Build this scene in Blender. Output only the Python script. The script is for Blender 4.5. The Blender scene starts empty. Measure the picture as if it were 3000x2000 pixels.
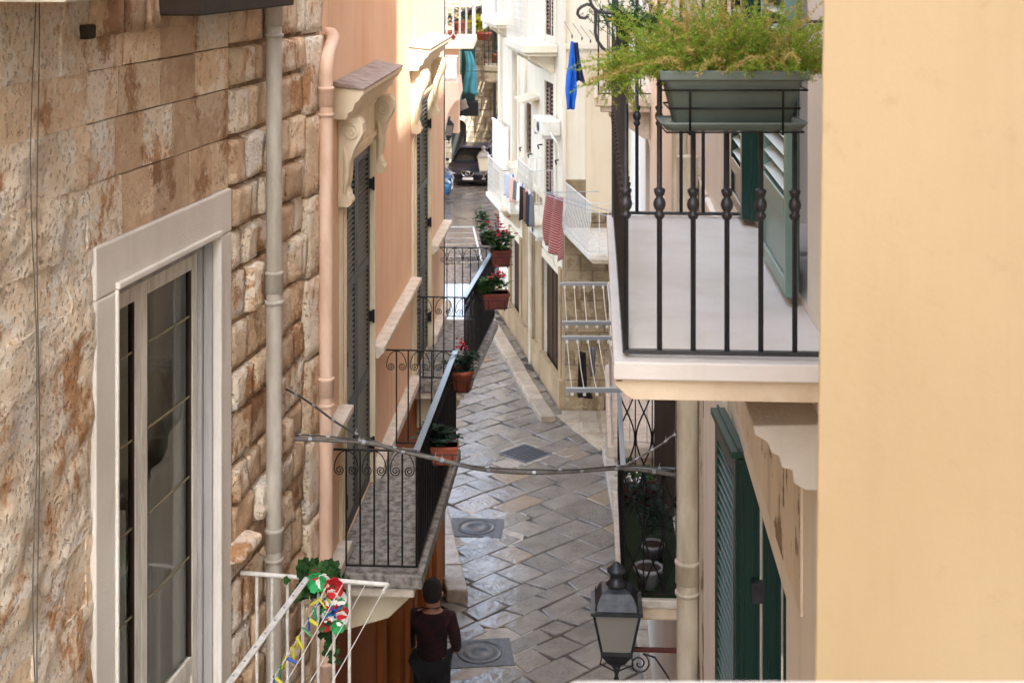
import bpy, bmesh, math, random
from mathutils import Matrix, Vector, noise

# ---------------------------------------------------------------- camera, world, sun, exposure
H = 8.6            # height of the camera above the street, metres
FP = 4167.0        # focal length in pixels of a 3000 px wide picture (50 mm on 36 mm)
YH = -150.0        # picture row of the horizon
sc = bpy.context.scene
col = sc.collection
cd = bpy.data.cameras.new('camera'); cam = bpy.data.objects.new('camera', cd); col.objects.link(cam)
cam.location = (0, 0, H); cam.rotation_euler = (math.radians(90), 0, 0)
cd.lens = 50; cd.sensor_width = 36; cd.shift_y = -(1000 - YH) / 3000.0
cd.clip_start = 0.05; cd.clip_end = 600
cd.dof.use_dof = True; cd.dof.focus_distance = 7.0; cd.dof.aperture_fstop = 9.0
sc.camera = cam
SUN_TO = Vector((0.30, -1.0, 0.98)).normalized()
w = bpy.data.worlds.new('World'); sc.world = w; w.use_nodes = True
nt = w.node_tree; nt.nodes.clear()
sky = nt.nodes.new('ShaderNodeTexSky'); sky.sky_type = 'NISHITA'; sky.sun_disc = False
sky.sun_elevation = math.asin(SUN_TO.z); sky.sun_rotation = math.atan2(SUN_TO.x, SUN_TO.y)
sky.air_density = 1.0; sky.dust_density = 2.5; sky.ozone_density = 1.0
bg = nt.nodes.new('ShaderNodeBackground'); bg.inputs['Strength'].default_value = 0.15
wo = nt.nodes.new('ShaderNodeOutputWorld')
hs = nt.nodes.new('ShaderNodeHueSaturation'); hs.inputs['Saturation'].default_value = 0.62
nt.links.new(sky.outputs[0], hs.inputs['Color']); nt.links.new(hs.outputs[0], bg.inputs['Color']); nt.links.new(bg.outputs[0], wo.inputs['Surface'])
sd = bpy.data.lights.new('sun', 'SUN'); sun = bpy.data.objects.new('sun', sd); col.objects.link(sun)
sd.energy = 3.0; sd.angle = math.radians(0.5); sd.color = (1.0, 0.965, 0.90)
sun.rotation_euler = SUN_TO.to_track_quat('Z', 'Y').to_euler()
sc.view_settings.view_transform = 'Standard'; sc.view_settings.look = 'None'
sc.view_settings.gamma = 1; sc.view_settings.use_curve_mapping = False
sc.view_settings.exposure = 2.7
sc.cycles.max_bounces = 10; sc.cycles.diffuse_bounces = 6; sc.cycles.glossy_bounces = 3
sc.cycles.transparent_max_bounces = 12; sc.cycles.sample_clamp_indirect = 8
sc.cycles.caustics_reflective = False; sc.cycles.caustics_refractive = False

RN = random.Random(11)
def U(a, b): return RN.uniform(a, b)

# ---------------------------------------------------------------- frames of the facades
# a facade runs along X = a + m*Y; local x = along the street (away), local y = towards -X, local z = up
def frame(a, m):
    M = Matrix.Rotation(math.atan2(1, m), 4, 'Z'); M.translation = Vector((a, 0, 0)); return M
FL = frame(-2.066, 0.06)     # pink house, left
FS = frame(-3.378, 0.185)    # stone house, left
FR = frame(0.676, 0.0576)    # cream house, right
FD = frame(5.405, -0.167)    # white house further down, right
FW = Matrix.Identity(4)
CAM = Vector((0, 0, H))
def ray(px, py): return Vector(((px - 1500) / FP, 1.0, -(py - YH) / FP))
def on(F, px, py, n=0.0):
    "photogrammetry: (u, z) of the point seen at px,py on the plane y=n of a facade frame"
    I = F.inverted(); c = I @ CAM; d = I.to_3x3() @ ray(px, py)
    t = (n - c.y) / d.y; p = c + d * t; return p.x, p.z
def at(px, py, Y): return CAM + ray(px, py) * Y
def flr(px, py, z):
    d = ray(px, py); return CAM + d * ((z - H) / d.z)

# ---------------------------------------------------------------- mesh helper
class MB:
    def __init__(s): s.v = []; s.f = []; s.sm = []; s.mi = []
    def add(s, vs, fs, smooth=False, M=None, mi=0):
        o = len(s.v)
        s.v += [tuple(M @ Vector(v)) for v in vs] if M is not None else [tuple(v) for v in vs]
        s.f += [tuple(i + o for i in f) for f in fs]; s.sm += [smooth] * len(fs); s.mi += [mi] * len(fs); return s
    def box(s, x0, x1, y0, y1, z0, z1, M=None, mi=0):
        x0, x1 = sorted((x0, x1)); y0, y1 = sorted((y0, y1)); z0, z1 = sorted((z0, z1))
        return s.add([(x0,y0,z0),(x1,y0,z0),(x1,y1,z0),(x0,y1,z0),(x0,y0,z1),(x1,y0,z1),(x1,y1,z1),(x0,y1,z1)],
                     [(3,2,1,0),(4,5,6,7),(0,1,5,4),(1,2,6,5),(2,3,7,6),(3,0,4,7)], False, M, mi)
    def prism(s, poly, ax, c0, c1, M=None, smooth=False, mi=0):
        def P(a, b, c): return {'x': (c, a, b), 'y': (a, c, b), 'z': (a, b, c)}[ax]
        n = len(poly); vs = [P(a, b, c0) for a, b in poly] + [P(a, b, c1) for a, b in poly]
        fs = [tuple(range(n))[::-1], tuple(range(n, 2 * n))]
        ss = [(i, (i + 1) % n, (i + 1) % n + n, i + n) for i in range(n)]
        s.add(vs, fs, False, M, mi); o = len(s.v) - len(vs)
        s.f += [tuple(i + o for i in f) for f in ss]; s.sm += [smooth] * n; s.mi += [mi] * n; return s
    def tube(s, pts, r, seg=8, M=None, cap=True, mi=0, closed=False):
        pts = [Vector(p) for p in pts]; n = len(pts); vs = []; fs = []
        rr = r if isinstance(r, (list, tuple)) else [r] * n
        up = None
        for i, p in enumerate(pts):
            if closed: d = pts[(i + 1) % n] - pts[i - 1]
            else: d = pts[min(i + 1, n - 1)] - pts[max(i - 1, 0)]
            if d.length < 1e-9: d = Vector((0, 0, 1))
            d.normalize()
            if up is None: up = Vector((0, 0, 1)) if abs(d.z) < .9 else Vector((1, 0, 0))
            a = d.cross(up)
            if a.length < 1e-6: a = d.cross(Vector((0, 1, 0)))
            a.normalize(); b = a.cross(d); up = b
            for k in range(seg):
                t = 2 * math.pi * k / seg; vs.append(p + (a * math.cos(t) + b * math.sin(t)) * rr[i])
        m = n if closed else n - 1
        for i in range(m):
            for k in range(seg):
                j = (k + 1) % seg; i2 = (i + 1) % n
                fs.append((i * seg + k, i * seg + j, i2 * seg + j, i2 * seg + k))
        s.add(vs, fs, seg > 5, M, mi)
        if cap and not closed: s.add(vs[:seg], [tuple(range(seg))], False, M, mi); s.add(vs[-seg:], [tuple(range(seg))[::-1]], False, M, mi)
        return s
    def lathe(s, prof, c=(0, 0, 0), seg=16, M=None, mi=0, smooth=True):
        vs = []; fs = []; n = len(prof)
        for r, z in prof:
            for k in range(seg):
                t = 2 * math.pi * k / seg; vs.append((c[0] + r * math.cos(t), c[1] + r * math.sin(t), c[2] + z))
        for i in range(n - 1):
            for k in range(seg):
                j = (k + 1) % seg; fs.append((i * seg + k, i * seg + j, (i + 1) * seg + j, (i + 1) * seg + k))
        fs.append(tuple(range(seg))[::-1]); s.add(vs, fs, smooth, M, mi)
        s.add(vs[-seg:], [tuple(range(seg))], False, M, mi); return s
    def loft(s, rings, M=None, smooth=True, cap=True, mi=0):
        n = len(rings[0]); vs = [p for r in rings for p in r]; fs = []
        for i in range(len(rings) - 1):
            for k in range(n):
                j = (k + 1) % n; fs.append((i * n + k, i * n + j, (i + 1) * n + j, (i + 1) * n + k))
        s.add(vs, fs, smooth, M, mi)
        if cap: s.add(rings[0], [tuple(range(n))[::-1]], False, M, mi); s.add(rings[-1], [tuple(range(n))], False, M, mi)
        return s
    def sheet(s, fn, nu, nv, M=None, smooth=True, mi=0):
        vs = [fn(i / nu, j / nv) for j in range(nv + 1) for i in range(nu + 1)]
        fs = [(j*(nu+1)+i, j*(nu+1)+i+1, (j+1)*(nu+1)+i+1, (j+1)*(nu+1)+i) for j in range(nv) for i in range(nu)]
        return s.add(vs, fs, smooth, M, mi)
    def build(s, name, mat, parent=None, M=None, bevel=0, label=None, kind=None, solid=0):
        me = bpy.data.meshes.new(name); me.from_pydata(s.v, [], s.f)
        me.polygons.foreach_set('use_smooth', s.sm); me.polygons.foreach_set('material_index', s.mi)
        for m_ in (mat if isinstance(mat, (list, tuple)) else [mat]): me.materials.append(m_)
        me.update()
        o = bpy.data.objects.new(name, me); col.objects.link(o)
        if parent is not None: o.parent = parent
        if M is not None: o.matrix_local = M
        if bevel:
            b = o.modifiers.new('bevel', 'BEVEL'); b.width = bevel; b.segments = 2; b.limit_method = 'ANGLE'; b.angle_limit = .6
        if solid:
            b = o.modifiers.new('thick', 'SOLIDIFY'); b.thickness = solid; b.offset = 0
        if label: o['label'] = label
        if kind: o['kind'] = kind
        return o

def tag(o, label, cat, group=None):
    o['label'] = label; o['category'] = cat
    if group: o['group'] = group
    return o
def T(x, y, z): return Matrix.Translation((x, y, z))
def RZ(a): return Matrix.Rotation(math.radians(a), 4, 'Z')
def RX(a): return Matrix.Rotation(math.radians(a), 4, 'X')
def RY(a): return Matrix.Rotation(math.radians(a), 4, 'Y')
def thing(name, label, cat, F=FW, loc=(0, 0, 0), group=None, rot=None):
    o = bpy.data.objects.new(name, None); col.objects.link(o); o.empty_display_size = .1
    M = F @ T(*loc)
    if rot is not None: M = M @ rot
    o.matrix_world = M
    return tag(o, label, cat, group)
def struct(o): o['kind'] = 'structure'; return o
def inst(src, parent, M, name=None, mat=None):
    c = src.copy(); col.objects.link(c); c.parent = parent; c.matrix_parent_inverse = Matrix.Identity(4); c.matrix_local = M
    if mat is not None: c.data = c.data.copy(); c.data.materials[0] = mat
    return c
kids = lambda r: [o for o in bpy.data.objects if o.parent == r]
def copy_tree(root, M, label=None, group=None):
    def rec(o, par):
        c = o.copy(); col.objects.link(c)
        if par is not None: c.parent = par; c.matrix_parent_inverse = Matrix.Identity(4); c.matrix_local = o.matrix_local
        for k in kids(o): rec(k, c)
        return c
    c = rec(root, None); c.matrix_world = M
    if label: c['label'] = label
    if group: c['group'] = group
    return c

# ---------------------------------------------------------------- materials
def lin(h):
    h = h.lstrip('#'); r = []
    for i in (0, 2, 4):
        c = int(h[i:i+2], 16) / 255; r.append(c / 12.92 if c <= .04045 else ((c + .055) / 1.055) ** 2.4)
    return (*r, 1)
class NT:
    def __init__(s, name):
        s.m = bpy.data.materials.new(name); s.m.use_nodes = True; s.t = s.m.node_tree
        s.b = s.t.nodes['Principled BSDF']; s.co = s.n('ShaderNodeTexCoord').outputs['Object']; s._oi = None
    def n(s, t, **k):
        x = s.t.nodes.new(t)
        for a, b in k.items(): setattr(x, a, b)
        return x
    def l(s, a, b): s.t.links.new(a, b)
    def rnd(s):
        if not s._oi: s._oi = s.n('ShaderNodeObjectInfo').outputs['Random']
        return s._oi
    def coords(s, scale=(1, 1, 1), shift=False):
        mp = s.n('ShaderNodeMapping'); mp.inputs['Scale'].default_value = scale; s.l(s.co, mp.inputs['Vector'])
        return mp.outputs[0]
    def noise(s, sc_, det=6, rough=.6, scale=(1, 1, 1), dist=0.0):
        n = s.n('ShaderNodeTexNoise'); n.inputs['Scale'].default_value = sc_; n.inputs['Detail'].default_value = det
        n.inputs['Roughness'].default_value = rough; n.inputs['Distortion'].default_value = dist
        s.l(s.coords(scale), n.inputs['Vector']); return n.outputs['Fac']
    def vor(s, sc_, feature='F1', scale=(1, 1, 1), rand=1.0):
        n = s.n('ShaderNodeTexVoronoi'); n.feature = feature; n.inputs['Scale'].default_value = sc_
        n.inputs['Randomness'].default_value = rand
        s.l(s.coords(scale), n.inputs['Vector']); return n.outputs['Distance']
    def ramp(s, f, lo, hi, a=0.0, b=1.0):
        r = s.n('ShaderNodeMapRange'); r.interpolation_type = 'SMOOTHSTEP'
        for k, v in zip(('From Min', 'From Max', 'To Min', 'To Max'), (lo, hi, a, b)): r.inputs[k].default_value = v
        s.l(f, r.inputs['Value']); return r.outputs[0]
    def mix(s, f, a, b, mode='MIX'):
        m = s.n('ShaderNodeMix', data_type='RGBA', blend_type=mode); 
        for sock, v in ((m.inputs[0], f), (m.inputs[6], a), (m.inputs[7], b)):
            if isinstance(v, (int, float)): sock.default_value = v
            elif isinstance(v, tuple): sock.default_value = v
            else: s.l(v, sock)
        return m.outputs[2]
    def mul(s, a, b, op='MULTIPLY'):
        m = s.n('ShaderNodeMath', operation=op)
        for i, v in ((0, a), (1, b)):
            if isinstance(v, (int, float)): m.inputs[i].default_value = v
            else: s.l(v, m.inputs[i])
        return m.outputs[0]
    def color(s, c):
        if isinstance(c, tuple): s.b.inputs['Base Color'].default_value = c
        else: s.l(c, s.b.inputs['Base Color'])
    def rough(s, r):
        if isinstance(r, (int, float)): s.b.inputs['Roughness'].default_value = r
        else: s.l(r, s.b.inputs['Roughness'])
    def bump(s, h, dist=.01, st=1.0, prev=None):
        b = s.n('ShaderNodeBump'); b.inputs['Distance'].default_value = dist; b.inputs['Strength'].default_value = st
        s.l(h, b.inputs['Height'])
        if prev is not None: s.l(prev, b.inputs['Normal'])
        s.l(b.outputs[0], s.b.inputs['Normal']); return b.outputs[0]
    def bright(s, c, lo, hi):
        "scale a colour by the object's own random number"
        v = s.ramp(s.rnd(), 0, 1, lo, hi); h = s.n('ShaderNodeHueSaturation'); h.inputs['Color'].default_value = (1, 1, 1, 1)
        s.l(v, h.inputs['Value']); s.l(c, h.inputs['Color']) if not isinstance(c, tuple) else setattr(h.inputs['Color'], 'default_value', c)
        return h.outputs[0]

def simple(name, c, rough=.5, metal=0.0, c2=None, sc_=8, bump=0.0, bs=40, spec=None, stretch=(1, 1, 1), rnd=0):
    s = NT(name)
    if c2: cc = s.mix(s.ramp(s.noise(sc_, 7, .65, stretch), .35, .68), lin(c), lin(c2))
    else: cc = lin(c)
    if rnd: cc = s.bright(cc, 1 - rnd, 1 + rnd)
    s.color(cc); s.rough(rough); s.b.inputs['Metallic'].default_value = metal
    if spec is not None: s.b.inputs['Specular IOR Level'].default_value = spec
    if bump: s.bump(s.noise(bs, 5, .6, stretch), bump)
    return s.m

def plaster(name, base, alt, dirt, dirt_amt=.5, peel=None, peel_thr=.7, bump=.003, streak=.5, rough=.9, big=1.2):
    s = NT(name)
    c = s.mix(s.ramp(s.noise(big, 5, .6, (1, 1, .7)), .3, .7), lin(base), lin(alt))
    st = s.ramp(s.noise(5, 6, .65, (1, 1, .07)), .48, .8)             # vertical rain streaks
    c = s.mix(s.mul(st, streak), c, lin(dirt))
    sp = s.ramp(s.noise(22, 8, .75), .55, .8); c = s.mix(s.mul(sp, dirt_amt), c, lin(dirt))
    h = s.noise(60, 6, .6)
    if peel:
        pz = s.ramp(s.noise(3.2, 10, .68, (1, 1, .55)), peel_thr, peel_thr + .015)
        c = s.mix(pz, c, lin(peel)); h = s.mul(h, s.mul(pz, -1.2), 'ADD')
    s.color(c); s.rough(rough); s.bump(h, bump); s.b.inputs['Specular IOR Level'].default_value = .25
    return s.m

def stone(name, cols, bump=.02, pit=.5, rnd=.18, dark='#4a4038', darkamt=.6):
    s = NT(name)
    c = s.mix(s.ramp(s.noise(4.5, 9, .72, dist=.15), .36, .64), lin(cols[0]), lin(cols[1]))
    c = s.mix(s.ramp(s.noise(2.4, 9, .72, (1, 1, .7), dist=.25), .52, .60), c, lin(cols[2]))
    c = s.mix(s.mul(s.ramp(s.noise(14, 10, .78), .52, .70), .75), c, lin(cols[3]))
    c = s.mix(s.mul(s.ramp(s.noise(1.7, 9, .75), .60, .72), darkamt), c, lin(dark))
    c = s.mix(s.mul(s.ramp(s.noise(1.9, 10, .72, dist=.1), .545, .575), .8), c, lin(cols[3]))
    c = s.mix(s.mul(s.ramp(s.noise(34, 6, .7), .60, .68), .7), c, lin(dark))
    c = s.bright(c, 1 - rnd, 1 + rnd)
    s.color(c); s.rough(.95); s.b.inputs['Specular IOR Level'].default_value = .2
    n1 = s.bump(s.noise(9, 12, .74, dist=.4), bump)
    pits = s.ramp(s.vor(38, scale=(1, 1, .7)), .12, .42)
    n2 = s.n('ShaderNodeBump'); n2.inputs['Distance'].default_value = bump * .35; n2.inputs['Strength'].default_value = pit
    s.l(pits, n2.inputs['Height']); s.l(n1, n2.inputs['Normal']); s.l(n2.outputs[0], s.b.inputs['Normal'])
    return s.m

MT = {}
MT['stone_pale'] = stone('stone_pale', ('#f2dcbf', '#f9eddb', '#c8986e', '#fbf4ea'), .040, .9, .05, '#6b6258', .55)
MT['stone_ochre'] = stone('stone_ochre', ('#e0c4a2', '#ecd6ba', '#b68d68', '#f3e8d6'), .026, .8, .12)
MT['stone_brown'] = stone('stone_brown', ('#bd9f82', '#cfb598', '#9c785a', '#dfcdb4'), .014, .4, .12, '#4a3f36', .5)
MT['mortar'] = stone('mortar', ('#a08970', '#8b745c', '#6e5a46', '#b8a286'), .02, .5, 0)
MT['white_plaster'] = plaster('white_plaster', '#e4dfd6', '#d2ccc2', '#9a8f82', .22, None, bump=.004, streak=.2)
MT['pink_plaster'] = plaster('pink_plaster', '#e8c7aa', '#e1b897', '#bd9474', .2, None, streak=.5, bump=.0015)
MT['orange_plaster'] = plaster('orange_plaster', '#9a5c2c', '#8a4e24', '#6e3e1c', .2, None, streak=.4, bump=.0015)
MT['cream_plaster'] = plaster('cream_plaster', '#efebe3', '#e6dfd2', '#a89a84', .22, None, streak=.35, bump=.002)
MT['cream_peeling'] = plaster('cream_peeling', '#ebe3d4', '#e0d4c0', '#8f7a60', .35, '#94806a', .55, streak=.5, bump=.004)
MT['white_wall'] = plaster('white_wall', '#dfd7c7', '#d8ccb6', '#a89878', .2, None, streak=.45, bump=.0015)
MT['yellow_plaster'] = plaster('yellow_plaster', '#bba581', '#b49d78', '#a48d6a', .5, None, streak=.5, bump=.0006, rough=.8, big=1.4)
MT['trim_cream'] = plaster('trim_cream', '#ded3bb', '#d2c5a8', '#a08c70', .2, None, streak=.25, bump=.0015)
MT['trim_pinkish'] = plaster('trim_pinkish', '#d9b09a', '#d3a68e', '#a98874', .2, None, streak=.2, bump=.0015)
MT['pale_slab'] = plaster('pale_slab', '#dcd8d2', '#d0cac2', '#b8a288', .30, None, streak=.15, bump=.0008, rough=.55, big=2.5)
MT['slab_stone'] = simple('slab_stone', '#dccab0', .8, c2='#c9b496', sc_=5, bump=.003, bs=30)
MT['old_slab'] = simple('old_slab', '#9a958f', .75, c2='#54504b', sc_=14, bump=.004, bs=60)
MT['ledge_stone'] = simple('ledge_stone', '#d6cdc0', .8, c2='#beb3a4', sc_=9, bump=.003, bs=50)
MT['roof_lead'] = simple('roof_lead', '#a69a94', .8, c2='#6c5f58', sc_=25, bump=.004, bs=60, stretch=(1, .2, 1))
MT['iron'] = simple('iron', '#3c3d41', .42, .35, c2='#323236', sc_=30, bump=.0006, bs=90)
MT['black_iron'] = simple('black_iron', '#141416', .5, .3, bump=.0008, bs=90)
MT['rail_top'] = simple('rail_top', '#6f7f8c', .3, .45)
MT['pipe_grey'] = simple('pipe_grey', '#bdb8ae', .5, c2='#9c9486', sc_=6, stretch=(1, 1, .2))
MT['pipe_pink'] = simple('pipe_pink', '#dcc0ac', .6, c2='#c8a68e', sc_=6, stretch=(1, 1, .3))
MT['pipe_cream'] = simple('pipe_cream', '#d2cab8', .55, c2='#aea189', sc_=5, stretch=(1, 1, .3))
MT['shutter_grey'] = simple('shutter_grey', '#33332e', .5, c2='#2b2b27', sc_=10)
MT['slat_grey'] = simple('slat_grey', '#605f57', .5)
MT['green_dark'] = simple('green_dark', '#0c332c', .28, c2='#0b332c', sc_=5)
MT['green_slat'] = simple('green_slat', '#1c443b', .42)
MT['pale_slat'] = simple('pale_slat', '#a5b0a6', .35)
MT['green_pale'] = simple('green_pale', '#6d8a82', .35)
MT['brown_paint'] = simple('brown_paint', '#43301f', .8, c2='#35251a', sc_=6, stretch=(1, 1, .2), spec=.12)
MT['brown_slat'] = simple('brown_slat', '#7a5646', .6)
MT['white_wood'] = simple('white_wood', '#e6e3da', .55, c2='#c6c0b2', sc_=14, stretch=(1, 1, .15), bump=.001, bs=60)
MT['worn_wood'] = simple('worn_wood', '#b2b1b0', .65, c2='#8f8e8c', sc_=9, stretch=(1, 1, .06), bump=.0015, bs=60)
MT['white_metal'] = simple('white_metal', '#dcdad6', .35, c2='#c4c0b8', sc_=20)
MT['grey_metal'] = simple('grey_metal', '#9ba0a6', .35, .5)
MT['wire'] = simple('wire', '#3d3a36', .6)
MT['old_wire'] = simple('old_wire', '#5f564c', .8)
MT['cable_grey'] = simple('cable_grey', '#6f6b66', .6, c2='#504c48', sc_=30)
MT['cord'] = simple('cord', '#d9d6cf', .7)
MT['terracotta'] = simple('terracotta', '#9c4f34', .75, c2='#87422b', sc_=12, bump=.001, bs=60)
MT['dark_terracotta'] = simple('dark_terracotta', '#6d3026', .7, c2='#5a281f', sc_=12)
MT['planter'] = simple('planter', '#6c7872', .5, c2='#5f6b65', sc_=4)
MT['soil'] = simple('soil', '#4a3a2e', .95, c2='#2e241c', sc_=40, bump=.01, bs=50)
MT['white_pot'] = simple('white_pot', '#97979c', .35)
MT['red_pot'] = simple('red_pot', '#8a1f1f', .5)
MT['leaf_dark'] = simple('leaf_dark', '#2c4a26', .5, c2='#3f5d34', sc_=30)
MT['leaf_mid'] = simple('leaf_mid', '#4d7538', .5, c2='#6b8e4a', sc_=30)
MT['leaf_grey'] = simple('leaf_grey', '#3f5648', .5, c2='#66786a', sc_=30)
MT['petal_red'] = simple('petal_red', '#a50f2d', .6)
MT['petal_yellow'] = simple('petal_yellow', '#d6c21e', .6, c2='#b9b828', sc_=20)
MT['fabric_red'] = simple('fabric_red', '#b3121f', .8)
MT['fabric_white'] = simple('fabric_white', '#e4e2dc', .8)
MT['fabric_green'] = simple('fabric_green', '#1f9a55', .7)
MT['fabric_blue'] = simple('fabric_blue', '#0f5fc0', .8)
MT['fabric_navy'] = simple('fabric_navy', '#20294e', .8)
MT['fabric_black'] = simple('fabric_black', '#141316', .85)
MT['fabric_brown'] = simple('fabric_brown', '#80513c', .85)
MT['fabric_teal'] = simple('fabric_teal', '#256066', .8, c2='#2f7278', sc_=3)
MT['fabric_pink'] = simple('fabric_pink', '#dab3a2', .85)
MT['fabric_denim'] = simple('fabric_denim', '#1c2c3e', .85)
MT['fabric_grey'] = simple('fabric_grey', '#6f6e72', .85)
MT['peg_yellow'] = simple('peg_yellow', '#cfc936', .4); MT['peg_blue'] = simple('peg_blue', '#2455a8', .4)
MT['peg_green'] = simple('peg_green', '#3f9a6a', .4); MT['peg_purple'] = simple('peg_purple', '#7a6a90', .4)
MT['ac_white'] = simple('ac_white', '#d9d6cc', .45, c2='#c9c5b8', sc_=6)
MT['green_mat'] = simple('green_mat', '#1e3010', .95, c2='#16240a', sc_=60, bump=.006, bs=150)
MT['yellow_bits'] = simple('yellow_bits', '#b8a53c', .8)
MT['lamp_metal'] = simple('lamp_metal', '#35373b', .4, .5, c2='#44474c', sc_=20)
MT['rust_iron'] = simple('rust_iron', '#5a2f28', .6, .3)
MT['dark_wood'] = simple('dark_wood', '#3a2a20', .7, c2='#2a1d16', sc_=8, stretch=(1, 1, .2))
MT['brown_beam'] = simple('brown_beam', '#33261c', .85, c2='#241a13', sc_=8)
MT['chrome'] = simple('chrome', '#d8dadc', .15, 1.0)
MT['car_navy'] = simple('car_navy', '#070a1c', .3, .1); MT['car_blue'] = simple('car_blue', '#1d5f8f', .2, .2)
MT['tyre'] = simple('tyre', '#151515', .8); MT['plastic_black'] = simple('plastic_black', '#101112', .5)
MT['skin'] = simple('skin', '#b07c62', .55); MT['hair'] = simple('hair', '#2a2220', .9, c2='#14100e', sc_=60, bump=.006, bs=140, stretch=(1, 1, .25))
MT['burgundy'] = simple('burgundy', '#2e0a11', .95, c2='#150406', sc_=9, bump=.012, bs=14); MT['trousers'] = simple('trousers', '#121214', .9)
MT['plate'] = simple('plate', '#d6d6d2', .4)
s_ = NT('glass_dark'); s_.color(lin('#0c0d0c')); s_.rough(.12); s_.b.inputs['Specular IOR Level'].default_value = .12; MT['glass_dark'] = s_.m
s_ = NT('window_glass'); tr_ = s_.n('ShaderNodeBsdfTransparent'); tr_.inputs[0].default_value = (.86, .88, .85, 1); gl_ = s_.n('ShaderNodeBsdfGlossy'); gl_.inputs['Roughness'].default_value = .03
fz = s_.n('ShaderNodeFresnel'); fz.inputs[0].default_value = 1.5; mx_ = s_.n('ShaderNodeMixShader'); s_.l(fz.outputs[0], mx_.inputs[0]); s_.l(tr_.outputs[0], mx_.inputs[1]); s_.l(gl_.outputs[0], mx_.inputs[2])
s_.l(mx_.outputs[0], s_.t.nodes['Material Output'].inputs['Surface']); MT['window_glass'] = s_.m
s_ = NT('lamp_glass'); s_.color(lin('#a9a79f')); s_.rough(.35); s_.b.inputs['Transmission Weight'].default_value = .35; MT['lamp_glass'] = s_.m
s_ = NT('curtain'); s_.color(lin('#f4f2ee')); s_.rough(.9); MT['curtain'] = s_.m
def leafmat(name, c1, c2, c3, tr=.3):
    s = NT(name); g = s.n('ShaderNodeNewGeometry').outputs['Random Per Island']
    c = s.mix(s.ramp(g, .1, .6), lin(c1), lin(c2)); c = s.mix(s.ramp(g, .72, .95), c, lin(c3))
    s.color(c); s.rough(.6); s.b.inputs['Specular IOR Level'].default_value = .3
    t = s.n('ShaderNodeBsdfTranslucent'); s.l(c, t.inputs[0]); m = s.n('ShaderNodeMixShader'); m.inputs[0].default_value = tr
    s.l(s.b.outputs[0], m.inputs[1]); s.l(t.outputs[0], m.inputs[2])
    s.l(m.outputs[0], s.t.nodes['Material Output'].inputs['Surface']); return s.m
MT['fern'] = leafmat('fern', '#6f9a2c', '#9ab548', '#c8a958', .4)
MT['fern_dry'] = leafmat('fern_dry', '#b0ad58', '#cfb06a', '#d8c094', .4)
MT['leaves'] = leafmat('leaves', '#24401f', '#3f6233', '#5f7f4c')
MT['leaves_grey'] = leafmat('leaves_grey', '#33483c', '#50665a', '#8a9a8c')
MT['leaves_dark'] = leafmat('leaves_dark', '#16261a', '#2a3f2e', '#4a5f55')
MT['leaves_yellow'] = leafmat('leaves_yellow', '#a8a326', '#d0c52e', '#8a9a30')
MT['ivy'] = leafmat('ivy', '#163312', '#28501f', '#4c7038')

# striped / checked cloth
def stripes(name, a, b, sc_, ax=0, rot=0):
    s = NT(name); wv = s.n('ShaderNodeTexWave', wave_type='BANDS'); wv.bands_direction = 'XYZ'[ax]
    mp = s.n('ShaderNodeMapping'); mp.inputs['Rotation'].default_value = (0, math.radians(rot), 0); s.l(s.co, mp.inputs[0])
    wv.inputs['Scale'].default_value = sc_; wv.inputs['Distortion'].default_value = 1.0; s.l(mp.outputs[0], wv.inputs[0])
    s.color(s.mix(s.ramp(wv.outputs['Fac'], .4, .6), lin(a), lin(b))); s.rough(.85); return s.m
MT['red_stripes'] = stripes('red_stripes', '#5c0f18', '#b98078', 9, 2, 25)
MT['awning_stripes'] = stripes('awning_stripes', '#3f4a63', '#d9d9d4', 6, 0, 30)
MT['blue_pattern'] = stripes('blue_pattern', '#7c8aa8', '#dcdcd8', 18, 2, 40)

# polished paving: smooth, worn stone with small pits
def paving():
    s = NT('paving_stone')
    c = s.mix(s.ramp(s.noise(2.5, 6, .65), .3, .7), lin('#6a625b'), lin('#837a71'))
    r2 = s.n('ShaderNodeMapRange'); s.l(s.rnd(), r2.inputs[0]); r2.inputs[1].default_value = .86; r2.inputs[2].default_value = .95
    c = s.mix(r2.outputs[0], c, lin('#7e6c5a'))
    c = s.bright(c, .86, 1.14)
    cell = s.ramp(s.vor(46), .18, .50)                                  # chisel pits
    zone = s.ramp(s.noise(1.3, 4, .6), .40, .56)
    pit = s.mul(s.mul(cell, -1, 'ADD'), zone)                            # -1..0
    pit = s.mul(pit, -1)
    pit = s.ramp(s.mul(pit, s.noise(30, 4, .7)), .15, .34)
    c = s.mix(s.mul(pit, .75), c, lin('#2f2824'))
    c = s.mix(s.mul(s.ramp(s.noise(9, 8, .75), .55, .75), .5), c, lin('#5b4c40'))
    s.color(c)
    s.rough(s.ramp(s.mul(s.noise(3, 7, .7), s.mul(pit, .5), 'ADD'), .35, .95, .09, .40))
    s.b.inputs['Specular IOR Level'].default_value = .85
    n1 = s.bump(s.noise(7, 5, .5), .008)
    n2 = s.n('ShaderNodeBump'); n2.inputs['Distance'].default_value = .006; n2.invert = True
    s.l(pit, n2.inputs['Height']); s.l(n1, n2.inputs['Normal']); s.l(n2.outputs[0], s.b.inputs['Normal'])
    return s.m
MT['paving'] = paving()
MT['stained_cream'] = plaster('stained_cream', '#ab9473', '#927a5b', '#5c4834', .5, '#7d6a54', .62, streak=.7, bump=.004)
MT['panel_beige'] = plaster('panel_beige', '#d6c6ac', '#cfbd9f', '#a8967c', .15, None, streak=.25)
MT['joint'] = simple('joint', '#3a332c', .9, c2='#4c443b', sc_=20, bump=.01, bs=60)
MT['kerb'] = simple('kerb', '#a3978a', .45, c2='#877a6c', sc_=6, bump=.006, bs=30, rnd=.1)
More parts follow.
